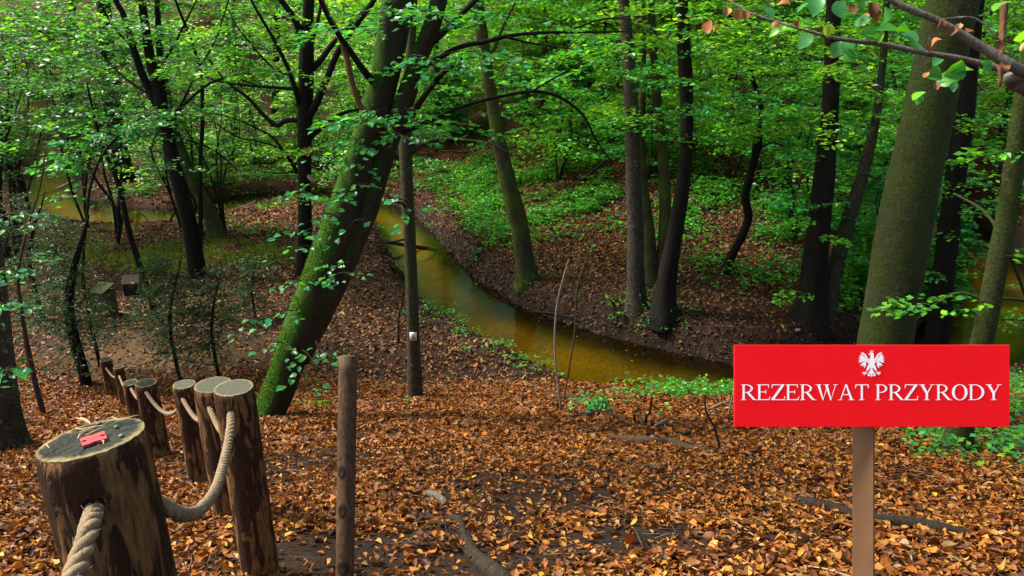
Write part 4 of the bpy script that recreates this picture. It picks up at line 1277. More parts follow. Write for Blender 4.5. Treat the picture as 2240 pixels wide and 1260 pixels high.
P1 = log_post('thickest and nearest log post, red plate and needles on its dark top', 200, 962, 222, 0, d=1.39, cut='cut', slant=(.12, -.10), hole=(205, 1108, 21), crack=True, seed=1, sides=72)
P2 = log_post('tall peeled log post next along the rope from the nearest one', 511, 849, 84, 1262, base_px=566, hole=(508, 902, 9), seed=2, sides=48)
P3 = log_post('peeled log post half hidden behind the tall one, pale mossy top', 466, 842, 80, 1128, base_px=490, hole=(460, 890, 7), seed=3, sides=40)
P4 = log_post('narrow reddish log post standing free between its neighbours', 403, 841, 48, 1056, base_px=417, hole=(401, 872, 4), seed=4, sides=32)
P5 = log_post('dark log post behind the right rim of the nearest post', 319, 838, 46, 1002, base_px=334, hole=(320, 858, 4), seed=5, sides=32, cut='cut')
P6 = log_post('dark log post squeezed against the left of another, behind nearest post', 285, 837, 32, 960, base_px=297, hole=(287, 850, 3.5), seed=6, sides=28, cut='cut')
P8 = log_post('short dark log post, second from the far end of the rope fence', 259, 803, 22, 888, base_px=266, seed=8, sides=20, cut='cut')
P9 = log_post('last dark log post at the far end of the rope fence', 231, 786, 25, 867, base_px=240, seed=9, sides=20, cut='cut')


def rope(label, pts, r, twist=2.2, seed=0, sub=24):
    """three laid strands along a sagging line"""
    P = _catmull(np.array(pts, float), sub)
    s = np.concatenate([[0], np.cumsum(np.linalg.norm(np.diff(P, axis=0), axis=1))])
    n = max(30, int(s[-1] / (r * .32)))
    q = np.linspace(0, s[-1], n)
    P = np.stack([np.interp(q, s, P[:, k]) for k in range(3)], -1)
    T, N, B = frames(P)
    mb = MB()
    rng = np.random.default_rng(seed)
    for k in range(3):
        ph = q / (r * 6.0) * 2 * PI + 2 * PI * k / 3
        C = P + (np.cos(ph)[:, None] * N + np.sin(ph)[:, None] * B) * r * .50
        mb.add(*tube(C, np.full(n, r * .56), 9, 1, .10, seed + k, freq=60))
    # loose fibres
    for k in range(int(s[-1] / .02)):
        i = rng.integers(n)
        a = rng.uniform(0, 2 * PI)
        o = P[i] + (math.cos(a) * N[i] + math.sin(a) * B[i]) * r * .95
        e = o + (math.cos(a) * N[i] + math.sin(a) * B[i]) * r * rng.uniform(.2, .7) + T[i] * r * rng.normal(0, .9)
        mb.add(*tube(np.array([o, e]), [r * .05, r * .02], 3, 1))
    return thing('rope', *mb.get(), M['rope'], label, 'rope', group='ropes threaded through the log posts')


def sag(a, b, drop, n=7):
    u = np.linspace(0, 1, n)[:, None]
    p = np.asarray(a) * (1 - u) + np.asarray(b) * u
    p[:, 2] -= (4 * u * (1 - u))[:, 0] * drop
    return p


h1 = P1['hole']
c1 = np.array([P1['top'][0], P1['top'][1], h1[2]])
q0 = h1 - (h1 - c1) * .55
rope('thick rope hanging from the hole in the nearest post towards the viewer', np.array([q0, h1 + [0, 0, -.006], at_d(196, 1150, 1.25), at_d(185, 1190, 1.21), at_d(168, 1240, 1.17), at_d(140, 1310, 1.10), at_d(110, 1390, 1.0)]), .0165, seed=1)
b1 = c1 + np.array([P1['r'] * .55, P1['r'] * .65, 0]); h2 = P2['hole']
hd2 = float(project(h2)[2][0])
bk = at_y(360, 1108, P1['top'][1] + .06)[0]
rope('sagging rope between the nearest post and the tall peeled post', np.array([c1 + (bk - c1) * .4, bk, at_d(400, 1126, 1.62), at_d(440, 1113, 1.95), at_d(475, 1062, 2.35), at_d(496, 985, 2.75), at_d(505, 930, hd2 - .10), h2 + [0, -.012, -.006], h2 + [0, .06, .004]]), .0165, seed=2)


def link(A, B_, label, drop, r=.015, seed=0, end=None):
    a = A['hole']
    b = np.array([B_['top'][0], B_['top'][1], (B_['hole'] if B_['hole'] is not None else B_['top'] - [0, 0, .1])[2]])
    dirv = unit(np.array([a[0] - b[0], a[1] - b[1], 0]))
    p = sag(a + [0, 0, -.002], b + dirv * 0, drop)
    rope(label, np.vstack([a + unit(np.array([A['top'][0], A['top'][1], a[2]]) - a) * .05, p]), r, seed=seed)


link(P3, P2, 'short rope from the half-hidden post into the tall peeled post', .16, seed=3)
link(P4, P3, 'rope from the narrow post to the half-hidden pale-topped post', .16, seed=4)
link(P5, P4, 'low sagging rope between the dark post and the narrow reddish post', .18, seed=5)
link(P6, P5, 'short rope joining the two dark posts behind the nearest post', .12, seed=6)
P8['hole'] = P8['top'] + np.array([.03, -.07, -.10]); P9['hole'] = P9['top'] + np.array([.03, -.08, -.10])
link(P8, P6, 'thin rope from the short far post down to the dark pair', .14, .013, seed=7)
link(P9, P8, 'thin rope between the last two posts of the fence', .10, .013, seed=8)


def on_top(Pd, dx, dy, lift=.006):
    return np.array([Pd['top'][0] + dx, Pd['top'][1] + dy, Pd['loc'][2] + Pd['H'] + dx * Pd['slant'][0] + dy * Pd['slant'][1] + lift])


# red plate with two screw holes on the nearest post
def px_on_top(Pd, px, py, lift=.006):
    r_ = ray(px, py)
    n = np.array([-Pd['slant'][0], -Pd['slant'][1], 1.0])
    o = on_top(Pd, 0, 0, lift)
    return CAM + r_ * (np.dot(o - CAM, n) / np.dot(r_, n))


a = px_on_top(P1, 178, 970, .008); b = px_on_top(P1, 232, 953, .008); mid = (a + b) / 2
nrm = unit(np.array([-.12, .10, 1.0])); ex = unit(b - a); ey = np.cross(nrm, ex); L_ = np.linalg.norm(b - a) / 2
wd = np.linalg.norm(px_on_top(P1, 200, 975) - px_on_top(P1, 205, 949)) * .5 * .72
rt = root('red_plate', mid - nrm * .003, 'small red plastic plate lying on the nearest post top', 'plate')
th = np.linspace(0, 2 * PI, 14, endpoint=False)


def holed_plate():
    mb = MB()
    # two halves of a rounded bar, each a ring round its hole
    hx = L_ * .74; hr = wd * .2
    for s in (-1, 1):
        outer = []
        for t_ in th:
            dx, dy = math.cos(t_), math.sin(t_)
            bx0 = -hx * s if s > 0 else -hx * s
            # clip a ray from the hole to the half plate
            k = min([((L_ - hx) / dx if dx > 0 else hx / -dx) if abs(dx) > 1e-6 else 9, wd / abs(dy) if abs(dy) > 1e-6 else 9])
            outer.append((s * (hx + dx * k), dy * k))
        inner = [(s * (hx + math.cos(t_) * hr), math.sin(t_) * hr) for t_ in th]
        V = [mid + ex * x + ey * y + nrm * .003 for x, y in outer] + [mid + ex * x + ey * y + nrm * .003 for x, y in inner]
        V += [mid + ex * x + ey * y - nrm * .002 for x, y in outer] + [mid + ex * x + ey * y - nrm * .002 for x, y in inner]
        n = len(th); j = np.arange(n); jn = (j + 1) % n
        Q = np.vstack([np.stack([j, jn, n + jn, n + j], -1), np.stack([j, 2 * n + j, 2 * n + jn, jn], -1), np.stack([n + j, n + jn, 3 * n + jn, 3 * n + j], -1)])
        mb.add(np.array(V), [Q])
    return mb.get()


part('plate', *holed_plate(), M['red_plate'], rt, smooth=False)
rng = np.random.default_rng(3)
for k, (p, q) in enumerate([((165, 937), (188, 935)), ((173, 946), (232, 928)), ((178, 940), (228, 931)), ((170, 960), (200, 940)), ((228, 921), (258, 919)), ((270, 918), (304, 908)), ((85, 985), (130, 958)), ((107, 968), (108, 980)), ((168, 914), (200, 928)), ((176, 913), (198, 926)), ((222, 966), (226, 972)), ((188, 952), (230, 933))]):
    A_, B_ = px_on_top(P1, *p, .010 + .001 * k), px_on_top(P1, *q, .010 + .001 * k)
    m_ = (A_ + B_) / 2 + np.array([rng.normal(0, .003), rng.normal(0, .003), .002])
    thing('pine_needle', *tube(np.array([A_, m_, B_]), [.0011, .0013, .0007], 5, 4), M['needle_litter'], 'dry straw-coloured needle lying on the nearest post top', 'needle', group='dry needles on the nearest post')
for px, py, s in ((254, 933, .0045), (265, 952, .005), (216, 925, .005), (185, 941, .004)):
    c = px_on_top(P1, px, py, .008)
    V, F = tube(np.array([c - [0, 0, .002], c + [0, 0, .001], c + [0, 0, .0025]]), [s, s * .95, s * .4], 9, 1, .2, 3)
    thing('lichen_spot', V, F, M['stone'], 'pale lichen speck on the nearest post top', 'lichen', group='lichen specks on the nearest post')

# ------------------------------------------------------------------ round pole and the red sign, both leaning down the slope
UP = np.array([0, SP, CP]); RT = np.array([1.0, 0, 0]); NF = np.array([0, -CP, SP])
pd = 3.0
a = at_d(761, 779, pd); b = at_d(754, 1300, pd)
dn = unit(b - a)
while b[2] > float(ground(b[0], b[1])) - .3:
    b = b + dn * .05
u = np.linspace(0, 1, 26)[:, None]
V, F = tube(a * (1 - u) + b * u, np.full(26, 40 * .5 * pd / FPX), 28, 1, .03, 7, freq=1.2)
# flat sawn end
gz = float(ground(b[0], b[1]))
foot = b - dn * .3
pole = thing('round_pole', V, F, M['pole'], 'weathered brown round pole standing alone on the slope', 'pole', loc=foot)
for kx, ky, ka, kb in ((750, 1028, 9, 14), (753, 1112, 10, 15), (756, 1236, 14, 16)):
    kr = 40 * .5 * pd / FPX
    kc = at_d(kx, ky, pd)
    ax_c = a + dn * np.dot(kc - a, dn)
    VV = []
    for q, lift_ in ((1.0, .0004), (.8, .0016), (.55, .0014), (.3, -.0006), (.02, -.0006)):
        for v in np.linspace(0, 2 * PI, 18, endpoint=False):
            off = (kx - 757) / 20.0 + math.cos(v) * ka * q / 20.0
            ang = math.asin(max(-.98, min(.98, off)))
            VV.append(ax_c + dn * (-math.sin(v) * kb * q * pd / FPX) + (RT * math.sin(ang) + NF * math.cos(ang)) * (kr + .0008 + lift_))
    i_ = np.arange(4)[:, None] * 18; j_ = np.arange(18)[None, :]; jn_ = (j_ + 1) % 18
    part('knot', np.array(VV), [np.stack([i_ + j_, i_ + jn_, i_ + 18 + jn_, i_ + 18 + j_], -1).reshape(-1, 4)], M['hole'], pole)

SD = 2.6
s_px = SD / FPX
bc = at_d(1908, 844.5, SD)
pb = bc - UP * 1.0
k = 1.0
while True:
    e = bc - UP * k
    if e[2] < float(ground(e[0], e[1])):
        break
    k += .02
sign = root('nature_reserve_sign', e, 'red reserve sign with white eagle and REZERWAT PRZYRODY on brown post', 'sign')
bt = .012
V, F = box(bc - NF * bt * .5, RT, UP, NF, 301 * s_px, 89.5 * s_px, bt * .5)
board = part('board', V, F, M['sign_red'], sign, smooth=False, label='flat red board with white lettering')
bm = board.modifiers.new('edge', 'BEVEL'); bm.width = .0012; bm.segments = 2
# square post turned so that two faces show: photo columns 1880-1916 light, 1916-1937 dark
pdist = bt + .006
x0, x1, x2 = (1880 - 1908) * s_px * 1.02, (1916.5 - 1908) * s_px * 1.02, (1937 - 1908) * s_px * 1.02
wA, wB = x1 - x0, x2 - x1
side = math.hypot(wA, wB)
# corner nearest the viewer at x1, other corners back
pts = [(x1, 0.0), (x2, -wA), (x2 - wA, -wA - wB), (x0, -wB)]
top_u, bot_u = .02, -(k + .25)
V = []
for uu in (bot_u, top_u):
    for xx, dd in pts:
        V.append(bc + RT * xx + UP * uu + NF * (dd - pdist))
F = [np.array([[0, 1, 5, 4], [1, 2, 6, 5], [2, 3, 7, 6], [3, 0, 4, 7], [4, 5, 6, 7], [3, 2, 1, 0]])]
pst = part('post', V, F, M['sign_post'], sign, smooth=False)
bm = pst.modifiers.new('edge', 'BEVEL'); bm.width = .002; bm.segments = 2


# --- serif capitals as thin raised pieces; unit = cap height
def ell(cx, cy, rx, ry, a0, a1, n=14):
    t_ = np.linspace(math.radians(a0), math.radians(a1), n)
    return [(cx + rx * math.cos(v), cy + ry * math.sin(v)) for v in t_]


ST, TH, SF = .138, .044, .032


def stem(x, y0=0, y1=1, w=ST, serif=.10, top=True, bot=True):
    P = [[(x, y0), (x + w, y0), (x + w, y1), (x, y1)]]
    if bot:
        P.append([(x - serif, y0), (x + w + serif, y0), (x + w + serif, y0 + SF), (x - serif, y0 + SF)])
    if top:
        P.append([(x - serif, y1 - SF), (x + w + serif, y1 - SF), (x + w + serif, y1), (x - serif, y1)])
    return P


def ringseg(cx, cy, rx, ry, wx, wy, a0, a1, n=18):
    """strip between an outer and a narrower inner ellipse"""
    o = ell(cx, cy, rx, ry, a0, a1, n); i_ = ell(cx, cy, rx - wx, ry - wy, a0, a1, n)
    return [[o[k], o[k + 1], i_[k + 1], i_[k]] for k in range(n - 1)]


def glyph(ch):
    if ch in 'PR':
        P = stem(.12)
        P += ringseg(.36, .735, .42, .265, ST, TH, -90, 90)
        P += [[(.26, .95), (.37, .95), (.37, 1), (.26, 1)], [(.26, .47), (.37, .47), (.37, .52), (.26, .52)]]
        if ch == 'R':
            P += [[(.36, .49), (.54, .49), (.98, .0), (.80, .0)], [(.80, 0), (1.06, 0), (1.06, SF), (.80, SF)]]
        return P, (1.007 if ch == 'R' else .84)
    if ch == 'E':
        P = stem(.12)
        P += [[(.27, .95), (.80, .95), (.80, 1), (.27, 1)], [(.27, 0), (.83, 0), (.83, .05), (.27, .05)], [(.27, .49), (.62, .49), (.62, .545), (.27, .545)],
              [(.765, .78), (.80, .78), (.80, .95), (.745, .95)], [(.79, .05), (.85, .05), (.895, .23), (.86, .23)], [(.585, .39), (.62, .39), (.62, .65), (.585, .65)]]
        return P, .923
    if ch == 'Z':
        return [[(.06, .95), (.86, .95), (.86, 1), (.06, 1)], [(.03, 0), (.88, 0), (.88, .05), (.03, .05)], [(.03, .05), (.22, .05), (.86, .95), (.67, .95)],
                [(.05, .76), (.085, .76), (.13, .95), (.06, .95)], [(.83, .05), (.88, .05), (.91, .26), (.875, .26)]], .923
    if ch == 'T':
        return stem(.385, top=False) + [[(.04, .945), (.885, .945), (.885, 1), (.04, 1)], [(.025, .75), (.06, .75), (.11, .945), (.04, .945)], [(.865, .75), (.90, .75), (.885, .945), (.815, .945)]], .923
    if ch == 'A':
        return [[(.49, 1.01), (.58, 1.01), (.98, .0), (.80, .0)], [(.49, 1.01), (.53, .90), (.20, .0), (.145, .0)], [(.28, .32), (.68, .32), (.68, .37), (.28, .37)],
                [(.02, 0), (.33, 0), (.33, SF), (.02, SF)], [(.70, 0), (1.08, 0), (1.08, SF), (.70, SF)]], 1.09
    if ch == 'W':
        return [[(.10, 1), (.28, 1), (.53, .0), (.46, -.015)], [(.46, -.015), (.53, .12), (.76, .78), (.72, .84)], [(.60, 1), (.78, 1), (1.03, .0), (.96, -.015)], [(.96, -.015), (1.03, .12), (1.33, 1), (1.275, 1)],
                [(.01, 1 - SF), (.38, 1 - SF), (.38, 1), (.01, 1)], [(.51, 1 - SF), (.88, 1 - SF), (.88, 1), (.51, 1)], [(1.14, 1 - SF), (1.42, 1 - SF), (1.42, 1), (1.14, 1)]], 1.426
    if ch == 'Y':
        return [[(.465, 0), (.62, 0), (.62, .46), (.465, .42)], [(.12, 1), (.31, 1), (.62, .46), (.465, .42)], [(.54, .46), (.62, .46), (.92, 1), (.86, 1)],
                [(.36, 0), (.73, 0), (.73, SF), (.36, SF)], [(.03, 1 - SF), (.42, 1 - SF), (.42, 1), (.03, 1)], [(.74, 1 - SF), (1.06, 1 - SF), (1.06, 1), (.74, 1)]], 1.09
    if ch == 'O':
        return ringseg(.545, .5, .50, .515, .175, TH, 0, 360, 36), 1.09
    if ch == 'D':
        return stem(.12) + ringseg(.40, .5, .63, .5, .17, TH, -90, 90, 24) + [[(.26, .95), (.41, .95), (.41, 1), (.26, 1)], [(.26, 0), (.41, 0), (.41, .05), (.26, .05)]], 1.09
    return [], .378


def flat_polys(polys, o, ex, ez, nrm, lift, sc):
    """flat pieces, every one a hair above the one before so that none shares a plane"""
    mb = MB()
    for q, pl_ in enumerate(polys):
        pl_ = np.array(pl_)
        area = np.sum(pl_[:, 0] * np.roll(pl_[:, 1], -1) - np.roll(pl_[:, 0], -1) * pl_[:, 1])
        if area < 0:
            pl_ = pl_[::-1]
        V = np.array([o + ex * x * sc + ez * y * sc + nrm * (lift + 1.2e-5 * q) for x, y in pl_])
        n = len(V)
        if n == 4:
            mb.add(V, [np.array([[0, 1, 2, 3]])])
        else:
            mb.add(V, [np.array([[0, t_, t_ + 1] for t_ in range(1, n - 1)])])
    return mb.get()


text = 'REZERWAT PRZYRODY'
cap = 572.0 / sum(glyph(c_)[1] for c_ in text) * s_px
cx = (1620 - 1908) * s_px; cy = (844.5 - 875) * s_px
for ch in text:
    g, w = glyph(ch)
    if g:
        o = part('letter', *flat_polys(g, bc + RT * cx + UP * cy, RT, UP, NF, .0012, cap), M['sign_white'], board, smooth=False)
    cx += w * cap

# --- crowned eagle, unit = photo pixel, centred on (1906, 793), y up
def feather(x0, y0, x1, y1, w0, w1):
    d = unit(np.array([x1 - x0, y1 - y0])); n = np.array([-d[1], d[0]])
    a, b = np.array([x0, y0]), np.array([x1, y1]); m = a * .35 + b * .65
    return [tuple(a - n * w0), tuple(m - n * w1), tuple(b), tuple(m + n * w1), tuple(a + n * w0)]


eagle = []
# body and neck (head looks to the viewer's left)
eagle.append([(-6, 6), (6.3, 6), (6, -4), (4, -10), (0, -13), (-4, -10), (-5.6, -4)])
eagle.append([(-2.2, 17), (4.6, 18), (5.6, 12), (6.3, 6), (-6, 6), (-2.5, 11)])
eagle.append([(-5.0, 20.5), (-2.5, 22), (2.5, 22.3), (4.8, 20), (4.7, 17.5), (-2.2, 16.8), (-3.2, 18)])
for s in (-1, 1):
    # leading edge of the wing curling in
    eagle += [[(s * 7, 3), (s * 10.5, 5.5), (s * 9, 9.5), (s * 6, 8)], [(s * 10.5, 5.5), (s * 13.5, 10), (s * 9.5, 13), (s * 8, 9)], [(s * 9.3, 12), (s * 13.3, 10.5), (s * 16, 18), (s * 13, 18.5)], [(s * 12.6, 17.8), (s * 16.4, 15), (s * 23, 22.5), (s * 18.5, 21.8)]]
    eagle.append([(s * 6, 2.5), (s * 11, 4.5), (s * 15.5, 9), (s * 17, 15), (s * 14.5, 10.5), (s * 11, 2), (s * 6.5, -3)])
    for x1, y1, w in ((24, 20, 1.3), (26, 17, 1.35), (28, 13.5, 1.4), (29, 9.3, 1.4), (29.2, 5.0, 1.4), (29, .3, 1.5), (24.5, -7.5, 1.7), (20.5, -9.5, 1.2), (16, -12.8, 1.8), (12.5, -8, 1.2)):
        f = .60 if y1 > -2 else .42
        x0_, y0_ = 13 + (x1 - 13) * .18, 5 + (y1 - 5) * .25
        eagle.append(feather(s * x0_, y0_, s * x1, y1, .8, w))
    for x1, y1 in ((19.5, 13), (20.5, 8), (20.5, 3), (18, -1.5), (13.5, -4)):
        eagle.append(feather(s * 12, 5, s * x1, y1, .6, 1.0))
    # thigh, shank, claws
    eagle.append([(s * 2, -4.5), (s * 6.5, -4), (s * 8.5, -8), (s * 11.5, -15.5), (s * 6, -16), (s * 3, -10)])
    eagle.append([(s * 7, -14.5), (s * 9, -15.5), (s * 14.5, -22), (s * 13, -23.5)])
    for x1, y1 in ((20.5, -20.5), (21, -24), (17, -28.5), (10.5, -24.5)):
        eagle.append(feather(s * 13.5, -22.7, s * x1, y1, .9, .9))
    # tail scrolls
    eagle += [[(s * 2, -17), (s * 4.5, -16.5), (s * 3.5, -20), (s * 1.2, -21)], [(s * 1.5, -21), (s * 5, -20), (s * 8, -22.5), (s * 6.5, -24), (s * 2.5, -24)], [(s * 2.5, -27), (s * 8.5, -24), (s * 8.8, -28), (s * 5.5, -30.3), (s * 3.6, -29.5)]]
eagle.append([(-2, -10), (2, -10), (2.2, -26), (0, -33), (-2.2, -26)])
eo = bc + RT * (1906 - 1908) * s_px + UP * (844.5 - 793) * s_px
part('eagle_emblem', *flat_polys(eagle, eo, RT, UP, NF, .0012, s_px), M['sign_white'], board, smooth=False, label='white crowned eagle emblem')
crown_e = [[(-3.6, 23.2), (4.6, 23.2), (4.8, 24.6), (-3.8, 24.6)], [(-3.8, 24.6), (-2, 24.6), (-4.8, 27.8)], [(-1.4, 24.6), (2.2, 24.6), (.4, 28.6)], [(2.8, 24.6), (4.8, 24.6), (5.6, 27.8)], [(-7.4, 17.2), (-4.9, 20.4), (-3.2, 18.2), (-5.2, 16)]]
part('eagle_crown', *flat_polys(crown_e, eo, RT, UP, NF, .0014, s_px), M['sign_pink'], board, smooth=False, label='gold crown and beak of the eagle')

# ------------------------------------------------------------------ wooden bins by the path
def bin_box(label, px, py, wpx, toppy, rot, slatted, mat, seed):
    b, d = hit(px, py)
    w = wpx * d / FPX; H = at_y(px, toppy, b[1])[0][2] - b[2]
    gz = float(ground(b[0], b[1]))
    loc = np.array([b[0], b[1], gz])
    rt = root('litter_bin', loc, label, 'bin', 'litter bins on the flat')
    ex = np.array([math.cos(rot), math.sin(rot), 0]); ey = np.array([-math.sin(rot), math.cos(rot), 0])
    hw_ = w * .5
    t_ = .02
    for s in (-1, 1):
        o = part('side_panel', *box(loc + ex * s * (hw_ - t_ * .5) + EZ * (H * .5 - .05), ex, ey, EZ, t_ * .5, hw_ - t_, H * .5 + .02), mat, rt, smooth=False)
    part('front_panel', *box(loc - ey * (hw_ - t_ * .5) + EZ * (H * .5 - .05), ex, ey, EZ, hw_ + .002, t_ * .5, H * .5 + .02), mat, rt, smooth=False)
    part('back_panel', *box(loc + ey * (hw_ - t_ * .5) + EZ * (H * .5 - .05), ex, ey, EZ, hw_ + .002, t_ * .5, H * .5 + .02), mat, rt, smooth=False)
    lean = unit(ey + EZ * .30); ln = np.cross(ex, lean)
    if slatted:
        n = 5
        for k in range(n):
            c = loc + EZ * (H + .035) + ex * ((k + .5) / n - .5) * w * 1.12
            part('lid_slat', *box(c, ex, lean, ln, w * 1.12 / n * .44, hw_ * 1.12, .011), M['bin_lid'], rt, smooth=False)
        part('lid_rail', *box(loc + EZ * (H - .012) - ey * (hw_ - .03), ex, ey, EZ, hw_ * 1.08, .018, .018), mat, rt, smooth=False)
        part('lid_rail', *box(loc + EZ * (H + .035) + ey * (hw_ - .05), ex, ey, EZ, hw_ * 1.08, .018, .018), mat, rt, smooth=False)
        cm = loc - ey * (hw_ + .004) + EZ * (H * .80) + ex * hw_ * .18
        tt = np.linspace(0, 2 * PI, 20, endpoint=False)
        rg = MB(); r0 = w * .165
        Vr = np.array([cm + ex * math.cos(v) * r0 * q + EZ * math.sin(v) * r0 * q - ey * .003 for q in (1, .72) for v in tt])
        jj = np.arange(20); rg.add(Vr, [np.stack([jj, (jj + 1) % 20, 20 + (jj + 1) % 20, 20 + jj], -1)])
        part('round_mark', *rg.get(), M['bin_mark'], rt, smooth=False, label='pale ring mark')
        stroke(rt, 'mark_stroke', [(-r0 * .3, -r0 * .2), (0, r0 * .35), (r0 * .3, 0)], r0 * .22, M['bin_mark'], cm, ex, EZ, -ey, .004)
    else:
        part('lid', *box(loc + EZ * (H + .02), ex, lean, ln, hw_ * 1.1, hw_ * 1.1, .015), mat, rt, smooth=False)
        part('plinth', *box(loc + EZ * .02, ex, ey, EZ, hw_ * 1.08, hw_ * 1.08, .05), M['stone'], rt, smooth=False)
    return rt


bin_box('brown wooden bin with slatted lid and pale ring mark', 233, 692, 36, 634, math.radians(-14), True, M['bin'], 1)
bin_box('plain dark wooden bin behind, beside the thin leaning stem', 293, 648, 32, 614, math.radians(20), False, M['bin_dark'], 2)


# ------------------------------------------------------------------ fallen wood, roots, stones
def lying(name, label, cat, pts, mat, lift=.4, seed=0, rough=.18, group=None, sides=8, zoff=None, Y=None, parts=()):
    P, R = [], []
    for k, (px, py, w) in enumerate(pts):
        p, d = hit(px, py)
        r = w * .5 * d / FPX
        P.append(p + [0, 0, r * lift + (.028 if d < 12 else .012) + (zoff[k] if zoff else 0)]); R.append(r)
    V, F = tube(np.array(P), np.array(R), sides, 6, rough, seed, freq=4)
    return thing(name, V, F, mat, label, cat, loc=P[0] - [0, 0, R[0]], group=group)


FB = 'fallen branches on the leaf litter'
lying('fallen_branch', 'long brown fallen branch lying in the leaves left of the sign', 'branch', [(1330, 962, 10), (1370, 968, 18), (1420, 972, 18), (1470, 977, 20), (1510, 990, 17), (1545, 992, 12), (1578, 990, 6)], M['dead'], seed=1, group=FB)
lying('fallen_branch', 'mossy side stick resting against the long fallen branch', 'branch', [(1450, 970, 6), (1475, 963, 8), (1500, 953, 6), (1512, 948, 3)], M['bark_moss2'], seed=2, group=FB)
lying('fallen_branch', 'dark rotten branch disappearing behind the sign post', 'branch', [(1740, 1100, 12), (1775, 1112, 24), (1830, 1125, 22), (1880, 1142, 20), (1940, 1152, 26), (2000, 1158, 28), (2060, 1168, 24), (2130, 1178, 10)], M['dead_dark'], seed=3, group=FB)
lying('fallen_branch', 'curved blackish branch below the small green plant', 'branch', [(1243, 921, 6), (1262, 916, 9), (1290, 914, 12), (1310, 909, 11), (1340, 914, 9), (1372, 922, 4)], M['dead_dark'], seed=4, group=FB)
lying('fallen_branch', 'half-buried brown log left of the small green plant', 'branch', [(1170, 865, 6), (1210, 868, 12), (1245, 875, 18), (1285, 890, 20)], M['dead'], seed=5, group=FB, lift=.1)
lying('fallen_branch', 'short reddish log sunk in leaves below the long branch', 'branch', [(1388, 1030, 10), (1420, 1030, 14), (1450, 1032, 12)], M['dead'], seed=6, group=FB, lift=.1)
lying('fallen_branch', 'thin stick lying at the foot of the slim straight trunk', 'branch', [(785, 886, 4), (830, 884, 5), (870, 880, 5), (892, 878, 4)], M['dead'], seed=7, group=FB, sides=5)
lying('fallen_branch', 'forked pale branch tip beside the left end of the sign', 'branch', [(1545, 905, 6), (1570, 893, 9), (1590, 885, 6), (1604, 878, 4)], M['dead_pale'], seed=8, group=FB, sides=6)
lying('fallen_branch', 'short pale stick lying near the left edge of the sign', 'branch', [(1432, 938, 6), (1448, 930, 8), (1458, 926, 6)], M['dead_pale'], seed=9, group=FB, sides=6)
lying('fallen_branch', 'pale curved twig to the right below the sign', 'branch', [(2040, 930, 5), (2052, 950, 6), (2075, 975, 6), (2105, 993, 5), (2130, 998, 3)], M['dead_pale'], seed=10, group=FB, sides=6)
lying('fallen_branch', 'pale twig just right of the sign post', 'branch', [(1938, 973, 4), (1965, 968, 5), (1990, 962, 6), (2006, 948, 5)], M['dead'], seed=11, group=FB, sides=6)
lying('fallen_branch', 'brown stick across the sandy path behind the spruces', 'branch', [(396, 786, 6), (430, 794, 7), (470, 800, 6), (484, 800, 3)], M['dead'], seed=12, group=FB, sides=6)
lying('fallen_branch', 'pale stick at the foot of the slatted bin', 'branch', [(250, 682, 4), (275, 687, 5), (300, 691, 4)], M['dead_pale'], seed=13, group=FB, sides=6)
lying('fallen_branch', 'dark stick lying on the grassy flat left of the multi-stem tree', 'branch', [(262, 548, 5), (300, 547, 6), (345, 544, 5)], M['dead_dark'], seed=14, group=FB, sides=6)
lying('fallen_branch', 'long thin stick on the near bank by the right water edge', 'branch', [(1330, 838, 3), (1365, 832, 4), (1400, 838, 4), (1425, 842, 3)], M['dead_pale'], seed=15, group=FB, sides=5)
lying('fallen_branch', 'thin bent pale stick on the slope below the stream', 'branch', [(1345, 850, 3), (1370, 862, 4), (1395, 868, 4), (1402, 885, 3)], M['dead'], seed=16, group=FB, sides=5)
lying('fallen_branch', 'short stick in the leaves near the middle right', 'branch', [(1618, 1056, 5), (1635, 1048, 8), (1645, 1041, 5)], M['dead'], seed=17, group=FB, sides=6)
lying('fallen_branch', 'dark stick lying across the far bank under the grey trunk', 'branch', [(1320, 700, 3), (1360, 716, 4), (1415, 722, 3)], M['dead_dark'], seed=18, group=FB, sides=5)
lying('fallen_branch', 'long dark stick on the far bank near the water', 'branch', [(1170, 684, 4), (1230, 692, 7), (1290, 712, 5), (1340, 742, 3)], M['dead_dark'], seed=19, group=FB, sides=6)
lying('fallen_log', 'heap of fallen logs on the green slope, biggest one', 'log', [(1232, 436, 14), (1262, 428, 18), (1292, 421, 12)], M['dead_dark'], seed=20, group='logs on the green slope')
lying('fallen_log', 'slanting grey log propped on the heap on the green slope', 'log', [(1240, 425, 8), (1285, 404, 9), (1335, 378, 5)], M['dead'], seed=21, group='logs on the green slope', zoff=[.1, .25, .5])
lying('fallen_log', 'thin dark log at the foot of the slope heap', 'log', [(1260, 436, 6), (1310, 437, 6), (1360, 440, 4)], M['dead_dark'], seed=22, group='logs on the green slope')
lying('fallen_log', 'dark twin log behind the grey trunk on the slope', 'log', [(1408, 400, 8), (1425, 385, 8), (1445, 370, 5)], M['dead_dark'], seed=23, group='logs on the green slope', zoff=[0, .1, .25])
lying('fallen_log', 'dark log on the slope right of the dark brown trunk', 'log', [(1500, 430, 5), (1530, 450, 6), (1560, 470, 4)], M['dead_dark'], seed=24, group='logs on the green slope')


def sticks(name, label, cat, pts, mat, Y=None, seed=0, group=None, sides=6):
    """a stick standing from its foot up, traced"""
    if Y is None:
        Y = hit(pts[0][0], pts[0][1])[0][1]
    P, R = trace(pts, Y)
    P[0, 2] -= .05
    return thing(name, *tube(P, R, sides, 6, .12, seed, freq=3), mat, label, cat, loc=P[0], group=group)


